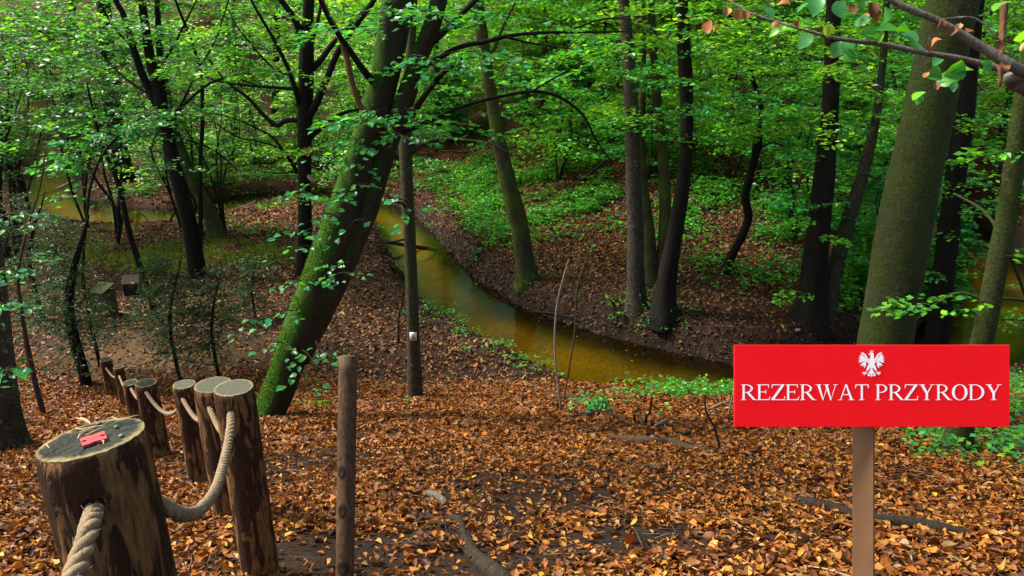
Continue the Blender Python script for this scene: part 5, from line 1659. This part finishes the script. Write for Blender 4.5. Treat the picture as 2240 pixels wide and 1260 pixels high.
SG = 'bare standing sticks'
sticks('standing_stick', 'tall pale bent stick standing in front of the stream', 'stick', [(1228, 900, 6), (1222, 850, 5), (1215, 790, 5), (1214, 720, 5), (1220, 660, 4.5), (1232, 610, 4), (1244, 568, 3)], M['dead_pale'], seed=1, group=SG)
sticks('standing_stick', 'second slimmer brown stick right of the tall pale one', 'stick', [(1232, 880, 3), (1246, 800, 4), (1258, 720, 4), (1262, 640, 4.5), (1275, 590, 5), (1290, 545, 3)], M['dead'], seed=2, group=SG)
sticks('standing_stick', 'dark dead twig standing left of the sign', 'stick', [(1578, 988, 8), (1570, 960, 5), (1560, 930, 5), (1545, 900, 4), (1541, 868, 3)], M['dead_dark'], seed=3, group=SG)
sticks('standing_stick', 'pale upright twig touching the left end of the sign', 'stick', [(1592, 912, 4), (1597, 890, 4), (1604, 862, 4)], M['dead_pale'], seed=4, group=SG)
sticks('standing_stick', 'short dark stub standing in the leaves, left of a pair', 'stick', [(1391, 928, 5), (1388, 915, 6), (1387, 906, 5)], M['dead_dark'], seed=5, group=SG)
sticks('standing_stick', 'short forked dark stub standing in the leaves, right of a pair', 'stick', [(1413, 930, 8), (1414, 912, 6), (1422, 900, 5), (1426, 870, 4)], M['dead_dark'], seed=6, group=SG)
sticks('standing_stick', 'pale short stick leaning between the two dark stubs', 'stick', [(1410, 934, 5), (1404, 918, 5), (1396, 904, 3)], M['dead_pale'], seed=7, group=SG)
sticks('standing_stick', 'small pale stick beside the foot of the tall pale one', 'stick', [(1214, 898, 6), (1220, 880, 4), (1224, 862, 3)], M['dead'], seed=8, group=SG)
sticks('standing_stick', 'thin bare twig left of the slim straight trunk', 'stick', [(872, 752, 5), (872, 700, 4), (880, 660, 3), (884, 620, 2)], M['dead_dark'], seed=9, group=SG)
sticks('standing_stick', 'pale thin stick poking from the left stream', 'stick', [(332, 490, 3), (312, 470, 3), (292, 453, 2)], M['dead_pale'], seed=10, group=SG)
sticks('standing_stick', 'mossy stick rising from the left stream bank', 'stick', [(368, 490, 5), (376, 475, 6), (388, 452, 5)], M['bark_moss2'], seed=11, group=SG)
# log over the water
a = hit(788, 528)[0] + [0, 0, .08]; b, _ = at_y(955, 547, hit(960, 560)[0][1] + .3)
P = np.array([a, at_y(850, 530, a[1] * .6 + b[1] * .4)[0], at_y(910, 540, a[1] * .3 + b[1] * .7)[0], b])
thing('fallen_log', *tube(P, [.035, .05, .06, .05], 8, 6, .15, 3), M['dead_dark'], 'dark thin log bridging the stream behind the slim straight trunk', 'log', loc=a - [0, 0, .05])
a = at_d(80, 440, 24.0); 
lying('fallen_log', 'pale thin log slanting over the far left water', 'log', [(82, 440, 5), (120, 430, 6), (165, 415, 6)], M['dead_pale'], seed=30, zoff=[.15, .2, .3])
# exposed roots by the frame foot
for k, (lab, pts) in enumerate([
        ('thick exposed root running to the bottom edge of the photo', [(972, 1140, 10), (1000, 1143, 18), (1015, 1165, 26), (1022, 1195, 30), (1045, 1228, 34), (1085, 1262, 44), (1130, 1310, 50)]),
        ('small exposed root loop left of the thick root', [(915, 1150, 12), (932, 1142, 22), (955, 1150, 16), (972, 1158, 8)]),
        ('thin exposed root crossing below the thick one', [(880, 1195, 6), (920, 1200, 9), (965, 1202, 8), (1010, 1212, 6)]),
        ('grey root hump among the leaves above the thick root', [(935, 1085, 10), (955, 1095, 18), (975, 1110, 12)])]):
    lying('exposed_root', lab, 'root', pts, M['root' if k != 3 else 'branch_grey'], lift=.15 if k else -.25, seed=40 + k, group='exposed roots', rough=.5, sides=18)


def stone(label, px, py, w, seed):
    p, d = hit(px, py)
    r = w * .5 * d / FPX
    rng = np.random.default_rng(seed)
    th = np.linspace(0, 2 * PI, 12, endpoint=False); ph = np.linspace(-PI / 2, PI / 2, 8)
    V = []
    for f in ph:
        for t_ in th:
            n = np.array([math.cos(f) * math.cos(t_), math.cos(f) * math.sin(t_), math.sin(f)])
            k = 1 + .35 * (float(fbm(n[0] * 1.3 + 4, n[1] * 1.3 + n[2] + 7, seed)) - .5)
            V.append(p + n * r * k * [1, .8, .65])
    i = np.arange(7)[:, None] * 12; j = np.arange(12)[None, :]; jn = (j + 1) % 12
    Q = np.stack([i + j, i + jn, i + 12 + jn, i + 12 + j], -1).reshape(-1, 4)
    thing('stone', np.array(V), [Q], M['stone'], label, 'stone', group='stones')


stone('grey stone on the far bank below the stout dark trunk', 1777, 720, 17, 1)
stone('small flat stone left of the grey stone on the far bank', 1745, 722, 14, 2)

# ------------------------------------------------------------------ spruces on the left flat
def spruce(label, px, py, top_py, wpx, seed, dens=1.0, bare_to=.35, trunk_w=9):
    b, d = hit(px, py)
    top, d2 = at_y(px + 4, top_py, b[1])
    H = top[2] - b[2]; Wd = wpx * .5 * d / FPX
    rng = np.random.default_rng(seed)
    rt = root('young_spruce', np.array([b[0], b[1], float(ground(b[0], b[1]))]), label, 'spruce', 'young spruces on the flat')
    r = trunk_w * .5 * d / FPX
    part('trunk', *tube(np.array([b - [0, 0, .1], b + [0, 0, H * .5], top]), [r, r * .8, r * .2], 7, 5, .08, seed), M['bark_dark'], rt)
    mb = MB(); P, A, S = [], [], []
    nb = int(52 * dens)
    for k in range(nb):
        w = bare_to + (1 - bare_to) * (k + rng.random()) / nb
        o = b + np.array([0, 0, H * w])
        a = rng.uniform(0, 2 * PI); l = Wd * (1.2 - .75 * w) * rng.uniform(.35, 1.35)
        dv = np.array([math.cos(a), math.sin(a), -.12 + rng.normal(0, .08)])
        tp = o + dv * l
        mb.add(*tube(np.array([o, (o + tp) / 2 - [0, 0, .04 * l], tp]), [.006, .004, .002], 3, 2))
        sd = np.array([-dv[1], dv[0], 0])
        n = int(80 * l / max(Wd, .1)) + 20
        u = rng.random(n) ** .8; v = rng.uniform(-1, 1, n)
        pp = o + dv * l * u[:, None] + sd * (v * l * .30 * (1.1 - .7 * u))[:, None] + np.array([0, 0, -1]) * (np.abs(v) * l * .06)[:, None] + rng.normal(0, .012, (n, 3))
        ax = dv * .7 + sd * np.sign(v)[:, None] * .8 + rng.normal(0, .35, (n, 3))
        P.append(pp); A.append(ax); S.append(rng.uniform(.04, .085, n))
    part('branches', *mb.get(), M['twig'], rt, kind='stuff')
    P = np.vstack(P); A = np.vstack(A); S = np.concatenate(S)
    Nn = np.stack([rng.normal(0, .5, len(P)), rng.normal(0, .5, len(P)), np.ones(len(P))], -1)
    V, F, k = leafgeo(P, A, Nn, S, .26, 1)
    c = np.array([.024, .072, .018]) * rng.lognormal(0, .35, len(P))[:, None]
    part('crown', V, F, M['leaf'], rt, cols=np.repeat(c, k, 0), smooth=False)


spruce('small dark spruce with bare lower stem, left of the pair', 394, 832, 560, 230, 1, 1.5, .30)
spruce('small dark spruce with thin reddish stem, right of the pair', 480, 830, 590, 230, 2, 1.3, .32, 8)
spruce('taller dark spruce on the left above the far end of the rope fence', 190, 842, 470, 230, 3, 2.0, .22, 24)
spruce('dark spruce growing beside the left edge trunk', 95, 700, 420, 230, 4, 1.2, .1, 12)
spruce('low dark spruce behind the pair, near the leaning tree', 560, 700, 560, 150, 5, .9, .15, 6)

# ------------------------------------------------------------------ ground cover, grass, small plants
def cover(name, label, spots, seed, per, pal, size, hmax, lod=1, cat='ground cover', noise_t=.42, flat=.35):
    noise_t = noise_t + .05
    """low leafy seedlings: spots (px, py, rx, ry in metres, density 0..1)"""
    rng = np.random.default_rng(seed)
    Ps = []
    for px, py, rx, ry, dn in spots:
        c, _ = hit(px, py)
        n = int(per * rx * ry * PI * dn)
        a = rng.uniform(0, 2 * PI, n); q = np.sqrt(rng.random(n))
        x = c[0] + rx * q * np.cos(a); y = c[1] + ry * q * np.sin(a)
        m = fbm(x * 1.1, y * 1.1, seed, 4) - .25 * q + rng.normal(0, .05, n) > noise_t - .10
        d_, hw_ = stream_dist(x, y)
        m &= d_ > hw_ + (.1 if hmax > .3 else -.12)
        Ps.append(np.stack([x[m], y[m]], -1))
    xy = np.vstack(Ps)
    z = ground(xy[:, 0], xy[:, 1])
    hh = hmax * rng.random(len(xy)) ** 1.5 * (.4 + 1.2 * fbm(xy[:, 0] * 1.4, xy[:, 1] * 1.4, seed + 4))
    O = np.column_stack([xy, z + hh + .03])
    P, A, Nn, S = sprays(rng, O, rng.uniform(0, 2 * PI, len(O)), rng.uniform(.12, .32, len(O)), .1, 7, .1, .25, flat, size, .05)
    V, F, k = leafgeo(P, A, Nn, S, .62, lod)
    o = part(name, V, F, M['leaf'], None, cols=np.repeat(gcol(rng, len(P), pal), k, 0), smooth=False)
    o['kind'] = 'stuff'; o['label'] = label; o['category'] = cat


cover('green_undergrowth', 'low beech seedlings greening the far slope', [
    (1250, 400, 4.5, 3.0, 1), (1180, 470, 2.6, 2.2, 1), (1300, 500, 3.0, 2.0, .9), (1480, 400, 4.0, 3.0, .9), (1560, 470, 3.0, 2.0, .8), (1660, 480, 2.5, 2.0, .9), (1680, 600, 1.8, 1.2, .9), (1560, 590, 1.2, .8, .5), (1720, 420, 3, 2.5, .9),
    (1900, 560, 2.2, 2.5, 1), (1870, 640, 1.4, 1.4, 1), (2010, 600, 2.0, 2.0, 1), (2080, 700, 1.5, 1.3, 1), (1800, 740, 1.4, .5, .6), (2120, 480, 3, 3, 1), (1600, 330, 5, 3, .5), (1350, 340, 5, 3, .8), (1180, 340, 4, 3, .9), (1900, 400, 4, 3, .9),
    (1000, 460, 1.6, 1.4, .8), (1080, 420, 2.5, 2.0, .9), (1040, 560, .7, .7, .5), (990, 400, 3, 2.5, .9), (780, 400, 3, 2, .9), (600, 360, 3, 2.5, .8), (480, 400, 2.5, 2, .7), (320, 410, 2, 1.0, .7), (260, 430, 1.5, .6, .5), (560, 500, 2.0, 1.4, .45), (600, 420, 2, 1.5, .8), (2200, 620, 1.6, 1.6, .6), (700, 330, 5, 3, .8), (400, 330, 4, 3, .8)],
      7, 50, {'mid': 4, 'bright': 3, 'teal': 2}, (.07, .11), .35)
cover('bank_plants', 'small green plants along the near stream edge', [
    (1110, 775, .8, .25, .35), (1040, 735, .5, .25, .3), (1175, 805, .5, .25, .4), (1010, 715, .4, .25, .25), (1240, 822, .5, .2, .5), (950, 640, .4, .5, .7), (1400, 858, .5, .2, .4), (1500, 862, .9, .35, 1), (1560, 868, .9, .4, 1), (1590, 845, .6, .3, .9), (1310, 900, .28, .2, 1), (2220, 970, .9, .7, 1), (2200, 1000, .7, .4, .9), (2180, 900, 1.2, .9, 1), (2225, 850, 1.0, .9, 1), (1390, 668, .5, .35, .8), (1440, 690, .4, .2, .6), (1470, 700, .4, .2, .7), (1150, 620, .35, .25, .6), (700, 888, .6, .10, .6), (940, 690, .6, .3, .5), (960, 650, .5, .4, .5), (330, 700, .5, .2, .5), (1310, 790, .4, .2, .5), (1450, 905, .3, .1, .3), (900, 880, .12, .1, .4)],
      8, 90, {'mid': 3, 'teal': 2, 'bright': 2}, (.045, .075), .22, cat='plants', noise_t=.05)


def grass():
    rng = np.random.default_rng(21)
    xs = []
    for px, py, rx, ry, n in ((400, 560, 3.4, 1.6, 9000), (530, 565, 2.4, 1.6, 5500), (270, 560, 2.4, 1.5, 5000), (180, 540, 2.2, 1.6, 3500), (590, 550, 1.6, 1.2, 2500), (690, 890, .8, .12, 700), (170, 470, 1.5, .6, 1500), (240, 505, 1.0, .4, 1200)):
        c, _ = hit(px, py)
        a = rng.uniform(0, 2 * PI, n); q = np.sqrt(rng.random(n))
        x = c[0] + rx * q * np.cos(a); y = c[1] + ry * q * np.sin(a)
        m = fbm(x * 1.5, y * 1.5, 71) - .45 * q ** 2 + rng.normal(0, .08, n) > .33
        d_, hw_ = stream_dist(x, y); m &= d_ > hw_ + .1
        xs.append(np.stack([x[m], y[m]], -1))
    xy = np.vstack(xs); N = len(xy)
    P = np.column_stack([xy, ground(xy[:, 0], xy[:, 1]) - .01])
    A = np.stack([rng.normal(0, .6, N), rng.normal(0, .6, N), np.ones(N)], -1)
    Nn = np.stack([rng.normal(0, 1, N), rng.normal(0, 1, N), rng.normal(0, .3, N)], -1)
    V, F, k = leafgeo(P, A, Nn, rng.uniform(.06, .16, N), .12, 1)
    c = np.array([.13, .21, .035]) * rng.lognormal(0, .3, N)[:, None]
    o = part('grass', V, F, M['leaf'], None, cols=np.repeat(c, k, 0), smooth=False)
    o['kind'] = 'stuff'; o['label'] = 'short yellow-green grass on the left flat'; o['category'] = 'grass'


grass()

# the small plant with broad leaves in the litter
pb, _ = hit(1308, 908)
pr = root('seedling', pb, 'small bright green seedling above the curved blackish branch', 'plant')
rng = np.random.default_rng(91)
mb = MB(); mb.add(*tube(np.array([pb, pb + [.0, 0, .10], pb + [.02, 0, .22]]), [.004, .003, .002], 4, 3))
part('stem', *mb.get(), M['twig'], pr)
n = 34
a = rng.uniform(0, 2 * PI, n); hgt = rng.uniform(.04, .24, n); rad = (.16 * (1 - hgt / .34)) * rng.random(n)
Pp = pb + np.stack([rad * np.cos(a), rad * np.sin(a), hgt], -1)
leaf_objects(pr, Pp, np.stack([np.cos(a), np.sin(a), rng.normal(-.1, .2, n)], -1), np.stack([rng.normal(0, .3, n), rng.normal(-.2, .3, n), np.ones(n)], -1), rng.uniform(.05, .085, n), gcol(rng, n, {'teal': 2, 'mid': 2}), LEAF_VAR, .6, rng)


# ------------------------------------------------------------------ leaf litter
DRYC = np.array([.56, .49, .36]) * np.array([[.44, .19, .034], [.52, .24, .045], [.34, .11, .018], [.19, .065, .016], [.60, .35, .10], [.66, .40, .035], [.09, .036, .014], [.46, .33, .18], [.42, .14, .016]])


def dry_cols(rng, n, w):
    w = np.array(w, float); w /= w.sum()
    return DRYC[rng.choice(len(DRYC), n, p=w)] * rng.lognormal(0, .25, n)[:, None]


def slope_normal(x, y):
    e = .12
    zx = (ground(x + e, y) - ground(x - e, y)) / (2 * e); zy = (ground(x, y + e) - ground(x, y - e)) / (2 * e)
    return unit(np.stack([-zx, -zy, np.ones_like(zx)], -1))


def litter_block(rng, n, xr, yr, size, w, keep_bare=.16, tiltn=.32, lift=(.0, .035), frame_only=True, avoid=.25):
    x = rng.uniform(*xr, n); y = rng.uniform(*yr, n)
    z = ground(x, y)
    P = np.stack([x, y, z], -1)
    if frame_only:
        u, v, dep = project(P)
        m = (u > -160) & (u < 2400) & (v < 1420) & (dep > .4)
        P = P[m]
    b = bare(P[:, 0], P[:, 1])
    d_, hw_ = stream_dist(P[:, 0], P[:, 1])
    m = (rng.random(len(P)) > b * (1 - keep_bare) * 1.15) & (d_ > hw_ + avoid)
    P = P[m]
    N = len(P)
    sn = slope_normal(P[:, 0], P[:, 1])
    Nn = unit(sn + rng.normal(0, tiltn, (N, 3)))
    a = rng.uniform(0, 2 * PI, N)
    A = np.stack([np.cos(a), np.sin(a), np.zeros(N)], -1)
    A = unit(A - Nn * np.sum(A * Nn, -1, keepdims=True))
    S = size[0] + (size[1] * 1.3 - size[0]) * rng.random(N) ** 1.7
    P = P + sn * rng.uniform(*lift, N)[:, None] - A * S[:, None] * .5
    d_, hw_ = stream_dist(P[:, 0], P[:, 1])
    wet = 1 - .6 * np.exp(-(np.maximum(0, d_ - hw_) / np.where(P[:, 1] > 12.5, 1.3, .35)) ** 2)
    return P, A, Nn, S, dry_cols(rng, N, w) * wet[:, None]


def litter():
    rng = np.random.default_rng(55)
    mb = MB()
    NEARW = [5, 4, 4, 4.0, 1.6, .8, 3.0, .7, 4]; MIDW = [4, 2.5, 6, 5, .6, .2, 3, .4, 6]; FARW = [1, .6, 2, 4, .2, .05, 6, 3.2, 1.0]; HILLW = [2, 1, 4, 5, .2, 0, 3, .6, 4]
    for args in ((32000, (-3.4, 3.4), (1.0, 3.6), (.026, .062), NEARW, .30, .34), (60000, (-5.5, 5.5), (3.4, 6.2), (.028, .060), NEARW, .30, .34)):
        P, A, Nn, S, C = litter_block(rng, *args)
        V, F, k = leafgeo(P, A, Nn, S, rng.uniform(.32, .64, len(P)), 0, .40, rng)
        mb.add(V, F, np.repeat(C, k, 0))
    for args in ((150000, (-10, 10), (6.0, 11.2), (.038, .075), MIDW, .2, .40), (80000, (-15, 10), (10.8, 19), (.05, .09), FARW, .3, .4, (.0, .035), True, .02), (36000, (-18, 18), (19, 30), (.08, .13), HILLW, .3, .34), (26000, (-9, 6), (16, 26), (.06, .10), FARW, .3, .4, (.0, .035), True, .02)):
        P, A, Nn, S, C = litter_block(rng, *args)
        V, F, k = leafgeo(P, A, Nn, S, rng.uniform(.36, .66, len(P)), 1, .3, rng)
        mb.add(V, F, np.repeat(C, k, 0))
    # leaves adrift on the water
    i_ = rng.integers(0, len(STREAM), 420)
    P = np.column_stack([STREAM[i_, 0] + rng.normal(0, .75, 420), STREAM[i_, 1] + rng.normal(0, .75, 420), np.full(420, .006)])
    d_, hw_ = stream_dist(P[:, 0], P[:, 1])
    P = P[(d_ < hw_ * .95) & (d_ > hw_ * rng.uniform(0, .9, 420))]
    a = rng.uniform(0, 2 * PI, len(P))
    V, F, k = leafgeo(P, np.stack([np.cos(a), np.sin(a), 0 * a], -1), np.tile([0, 0, 1.0], (len(P), 1)), rng.uniform(.04, .08, len(P)), .6, 1)
    mb.add(V, F, np.repeat(dry_cols(rng, len(P), NEARW), k, 0))
    o = part('leaf_litter', *mb.get(), M['litter'], FLOOR, cols=mb.cols(), smooth=False)
    o['kind'] = 'stuff'
    # the nearest leaves, one by one
    P, A, Nn, S, C = litter_block(rng, 1500, (-2.6, 2.6), (1.6, 3.9), (.036, .058), [5, 5, 3, 2.0, 2.0, 1.8, .8, 1.0, 4], .3, .22, (.02, .034))
    u, v, dep = project(P)
    m = np.where((u > 5) & (u < 2235) & (v < 1255) & (v > 900))[0]
    m = m[np.argsort(dep[m])][:300]
    leaf_objects(FLOOR, P[m], A[m], Nn[m], S[m], C[m], DRY_VAR, .64, rng)
    # small twigs lying among the leaves
    mb = MB()
    x = rng.uniform(-9, 9, 2600); y = rng.uniform(1.4, 16, 2600)
    d_, hw_ = stream_dist(x, y)
    for q in np.where(d_ > hw_ + .1)[0]:
        if abs(x[q]) > .8 * y[q] + .6:
            continue
        l = rng.uniform(.06, .35) * (1 + .05 * y[q]); a = rng.uniform(0, PI)
        u = np.array([-.5, 0, .5]) * l
        px_, py_ = x[q] + u * math.cos(a), y[q] + u * math.sin(a) + np.array([0, rng.normal(0, .12) * l, 0])
        Pq = np.stack([px_, py_, ground(px_, py_) + rng.uniform(.02, .045)], -1)
        r_ = rng.uniform(.0012, .004)
        V, F = tube(Pq, [r_, r_ * .9, r_ * .5], 4, 1)
        mb.add(V, F, np.array([.16, .11, .07]) * rng.lognormal(-.4, .6))
    o = part('twig_litter', *mb.get(), M['litter'], FLOOR, cols=mb.cols())
    o['kind'] = 'stuff'


litter()

# ------------------------------------------------------------------ beech outside the right edge whose boughs hang into view
bx, by = 4.6, 3.2
bg = float(ground(bx, by))
OB = root('overhanging_beech', np.array([bx, by, bg]), 'beech boughs with large leaves reaching in at the top right corner', 'tree')
part('trunk', *tube(np.array([[bx, by, bg - .3], [bx, by, bg + 1.5], [bx + .05, by, bg + 3.5], [bx + .1, by + .1, bg + 6.5]]), [.19, .16, .14, .06], 16, 6, .05, 5, .3), M['bark_beech'], OB)
def bough(label, pts, last, r_end, mat='branch_grey', seed=0):
    P = np.array([at_d(px, py, d) for px, py, d, w in pts] + [last])
    R = np.array([w * .5 * d / FPX for px, py, d, w in pts] + [r_end])
    return part('bough', *tube(P, R, 9, 6, .14, seed, freq=9), M[mat], OB)


B1 = bough('', [(1530, -12, 2.7, 3), (1590, 0, 2.7, 4), (1640, 28, 2.65, 5), (1700, 48, 2.62, 6), (1760, 66, 2.6, 6), (1840, 86, 2.6, 9), (1930, 97, 2.6, 11), (2020, 115, 2.6, 12), (2100, 128, 2.6, 12), (2170, 146, 2.6, 14), (2240, 172, 2.6, 16), (2330, 215, 2.7, 20)], np.array([bx - .05, by, 5.35]), .03, seed=1)
B2 = bough('', [(1860, -40, 2.35, 8), (1930, -8, 2.35, 10), (1985, 18, 2.35, 14), (2050, 44, 2.35, 15), (2110, 80, 2.35, 19), (2160, 112, 2.35, 21), (2240, 160, 2.35, 24), (2340, 225, 2.5, 34)], np.array([bx - .05, by - .05, 5.1]), .045, seed=2)
B3 = bough('', [(2050, 44, 2.35, 6), (2130, 40, 2.4, 5), (2180, 80, 2.4, 4), (2210, 115, 2.4, 3)], at_d(2240, 150, 2.4), .002, seed=3)
P = np.array([at_d(2198, -40, 2.5), at_d(2195, 40, 2.5), at_d(2190, 110, 2.5), at_d(2186, 190, 2.5)])
part('hanging_twig', *tube(P, np.array([16, 15, 13, 8]) * .5 * 2.5 / FPX, 8, 6, .3, 8, freq=12), M['dead_red'], OB)
rng = np.random.default_rng(123)


def px_leaves(par, lst, d, cols, var, jit=.35):
    P, A, S, C, Nn = [], [], [], [], []
    for k, (px, py, ang, ln, c) in enumerate(lst):
        dd = d + rng.normal(0, .06)
        a = math.radians(ang)
        ax = RT * math.cos(a) + UP * math.sin(a) + NF * rng.normal(-.1, .25)
        P.append(at_d(px, py, dd)); A.append(ax); S.append(ln * dd / FPX * (.72 if c in cols else .86))
        C.append(np.array(PAL[c] if c in PAL else cols[c]) * rng.lognormal(0, .12))
        Nn.append(NF * .75 + UP * .5 + rng.normal(0, jit, 3))
    leaf_objects(par, np.array(P), np.array(A), np.array(Nn), np.array(S), np.array(C), var, .66, rng)


PAL['fresh'] = (.06, .26, .075)
px_leaves(B1, [(1795, -8, -110, 52, 'fresh'), (1830, 2, -75, 46, 'fresh'), (1770, 5, -140, 40, 'fresh'), (1870, -6, -60, 44, 'fresh'), (1940, 15, -95, 46, 'fresh'), (1905, 40, -160, 42, 'fresh'), (1850, 86, -80, 52, 'fresh'), (1838, 90, -110, 44, 'fresh'), (1775, 72, -130, 48, 'fresh'),
               (1930, 68, -100, 32, 'bright'), (1812, 52, -90, 34, 'lime'), (2010, 90, 150, 50, 'fresh'), (2020, 105, -170, 40, 'fresh'), (1990, 70, 170, 44, 'mid'), (1960, 60, -175, 50, 'mid'), (1740, 62, -170, 60, 'bright'), (1720, 60, -150, 46, 'bright'), (1900, 110, -30, 40, 'bright'),
               (1850, 110, -50, 40, 'mid'), (2060, 130, -140, 34, 'fresh'), (1690, 40, 120, 40, 'fresh'), (1880, 75, -20, 60, 'mid')], 2.58, {}, LEAF_VAR)
px_leaves(B2, [(2075, 178, -160, 34, 'fresh'), (2090, 180, -100, 26, 'fresh'), (2110, 140, -150, 60, 'mid'), (2130, 150, -170, 70, 'bright'), (2100, 165, -165, 60, 'mid'), (2020, 200, -140, 40, 'bright'), (2010, 205, -90, 30, 'fresh'), (2170, 20, 30, 50, 'bright'), (2150, 130, -60, 40, 'mid'), (2060, 170, 175, 50, 'mid'), (2220, 90, 40, 46, 'bright'), (2230, 110, 30, 40, 'yellow')], 2.4, {}, LEAF_VAR)
DRYP = {'d1': (.26, .09, .018), 'd2': (.14, .055, .018), 'd3': (.30, .14, .04)}
px_leaves(B1, [(1612, 20, -100, 40, 'd1'), (1628, 25, -80, 30, 'd1'), (1590, 18, -105, 34, 'd3'), (1553, 45, -90, 44, 'd1'), (1560, 52, -80, 28, 'd3'), (1700, 45, -120, 26, 'd1'), (1745, 45, -100, 20, 'd1'), (1735, 45, -60, 22, 'd3'), (1868, 12, -110, 34, 'd2'), (1905, 5, -90, 46, 'd2'), (1912, 20, -70, 40, 'd1'), (1900, 28, -100, 40, 'd3'), (1730, 8, 170, 40, 'd1')], 2.6, DRYP, DRY_VAR)
px_leaves(B2, [(2055, 40, -100, 36, 'd2'), (2070, 52, -70, 30, 'd1'), (2090, 62, -130, 34, 'd2'), (2060, 85, -150, 34, 'd1'), (2035, 95, -90, 26, 'd1'), (2110, 60, -20, 30, 'd2'), (2095, 66, 60, 26, 'd3'), (2020, 170, 40, 24, 'd1'), (2045, 180, -80, 26, 'd3'), (2190, 110, -90, 44, 'd1'), (2186, 90, -100, 40, 'd2'), (2194, 130, -80, 40, 'd1'), (1620, 20, -110, 10, 'd1')], 2.34, DRYP, DRY_VAR)

# dry leaves caught on the forked and leaning trees
rng = np.random.default_rng(124)
px_leaves(T3, [(655 + rng.uniform(0, 35), 320 + rng.uniform(0, 8), -90 + rng.normal(0, 20), rng.uniform(12, 22), 'd3') for q in range(14)] , 15.9, DRYP, DRY_VAR)
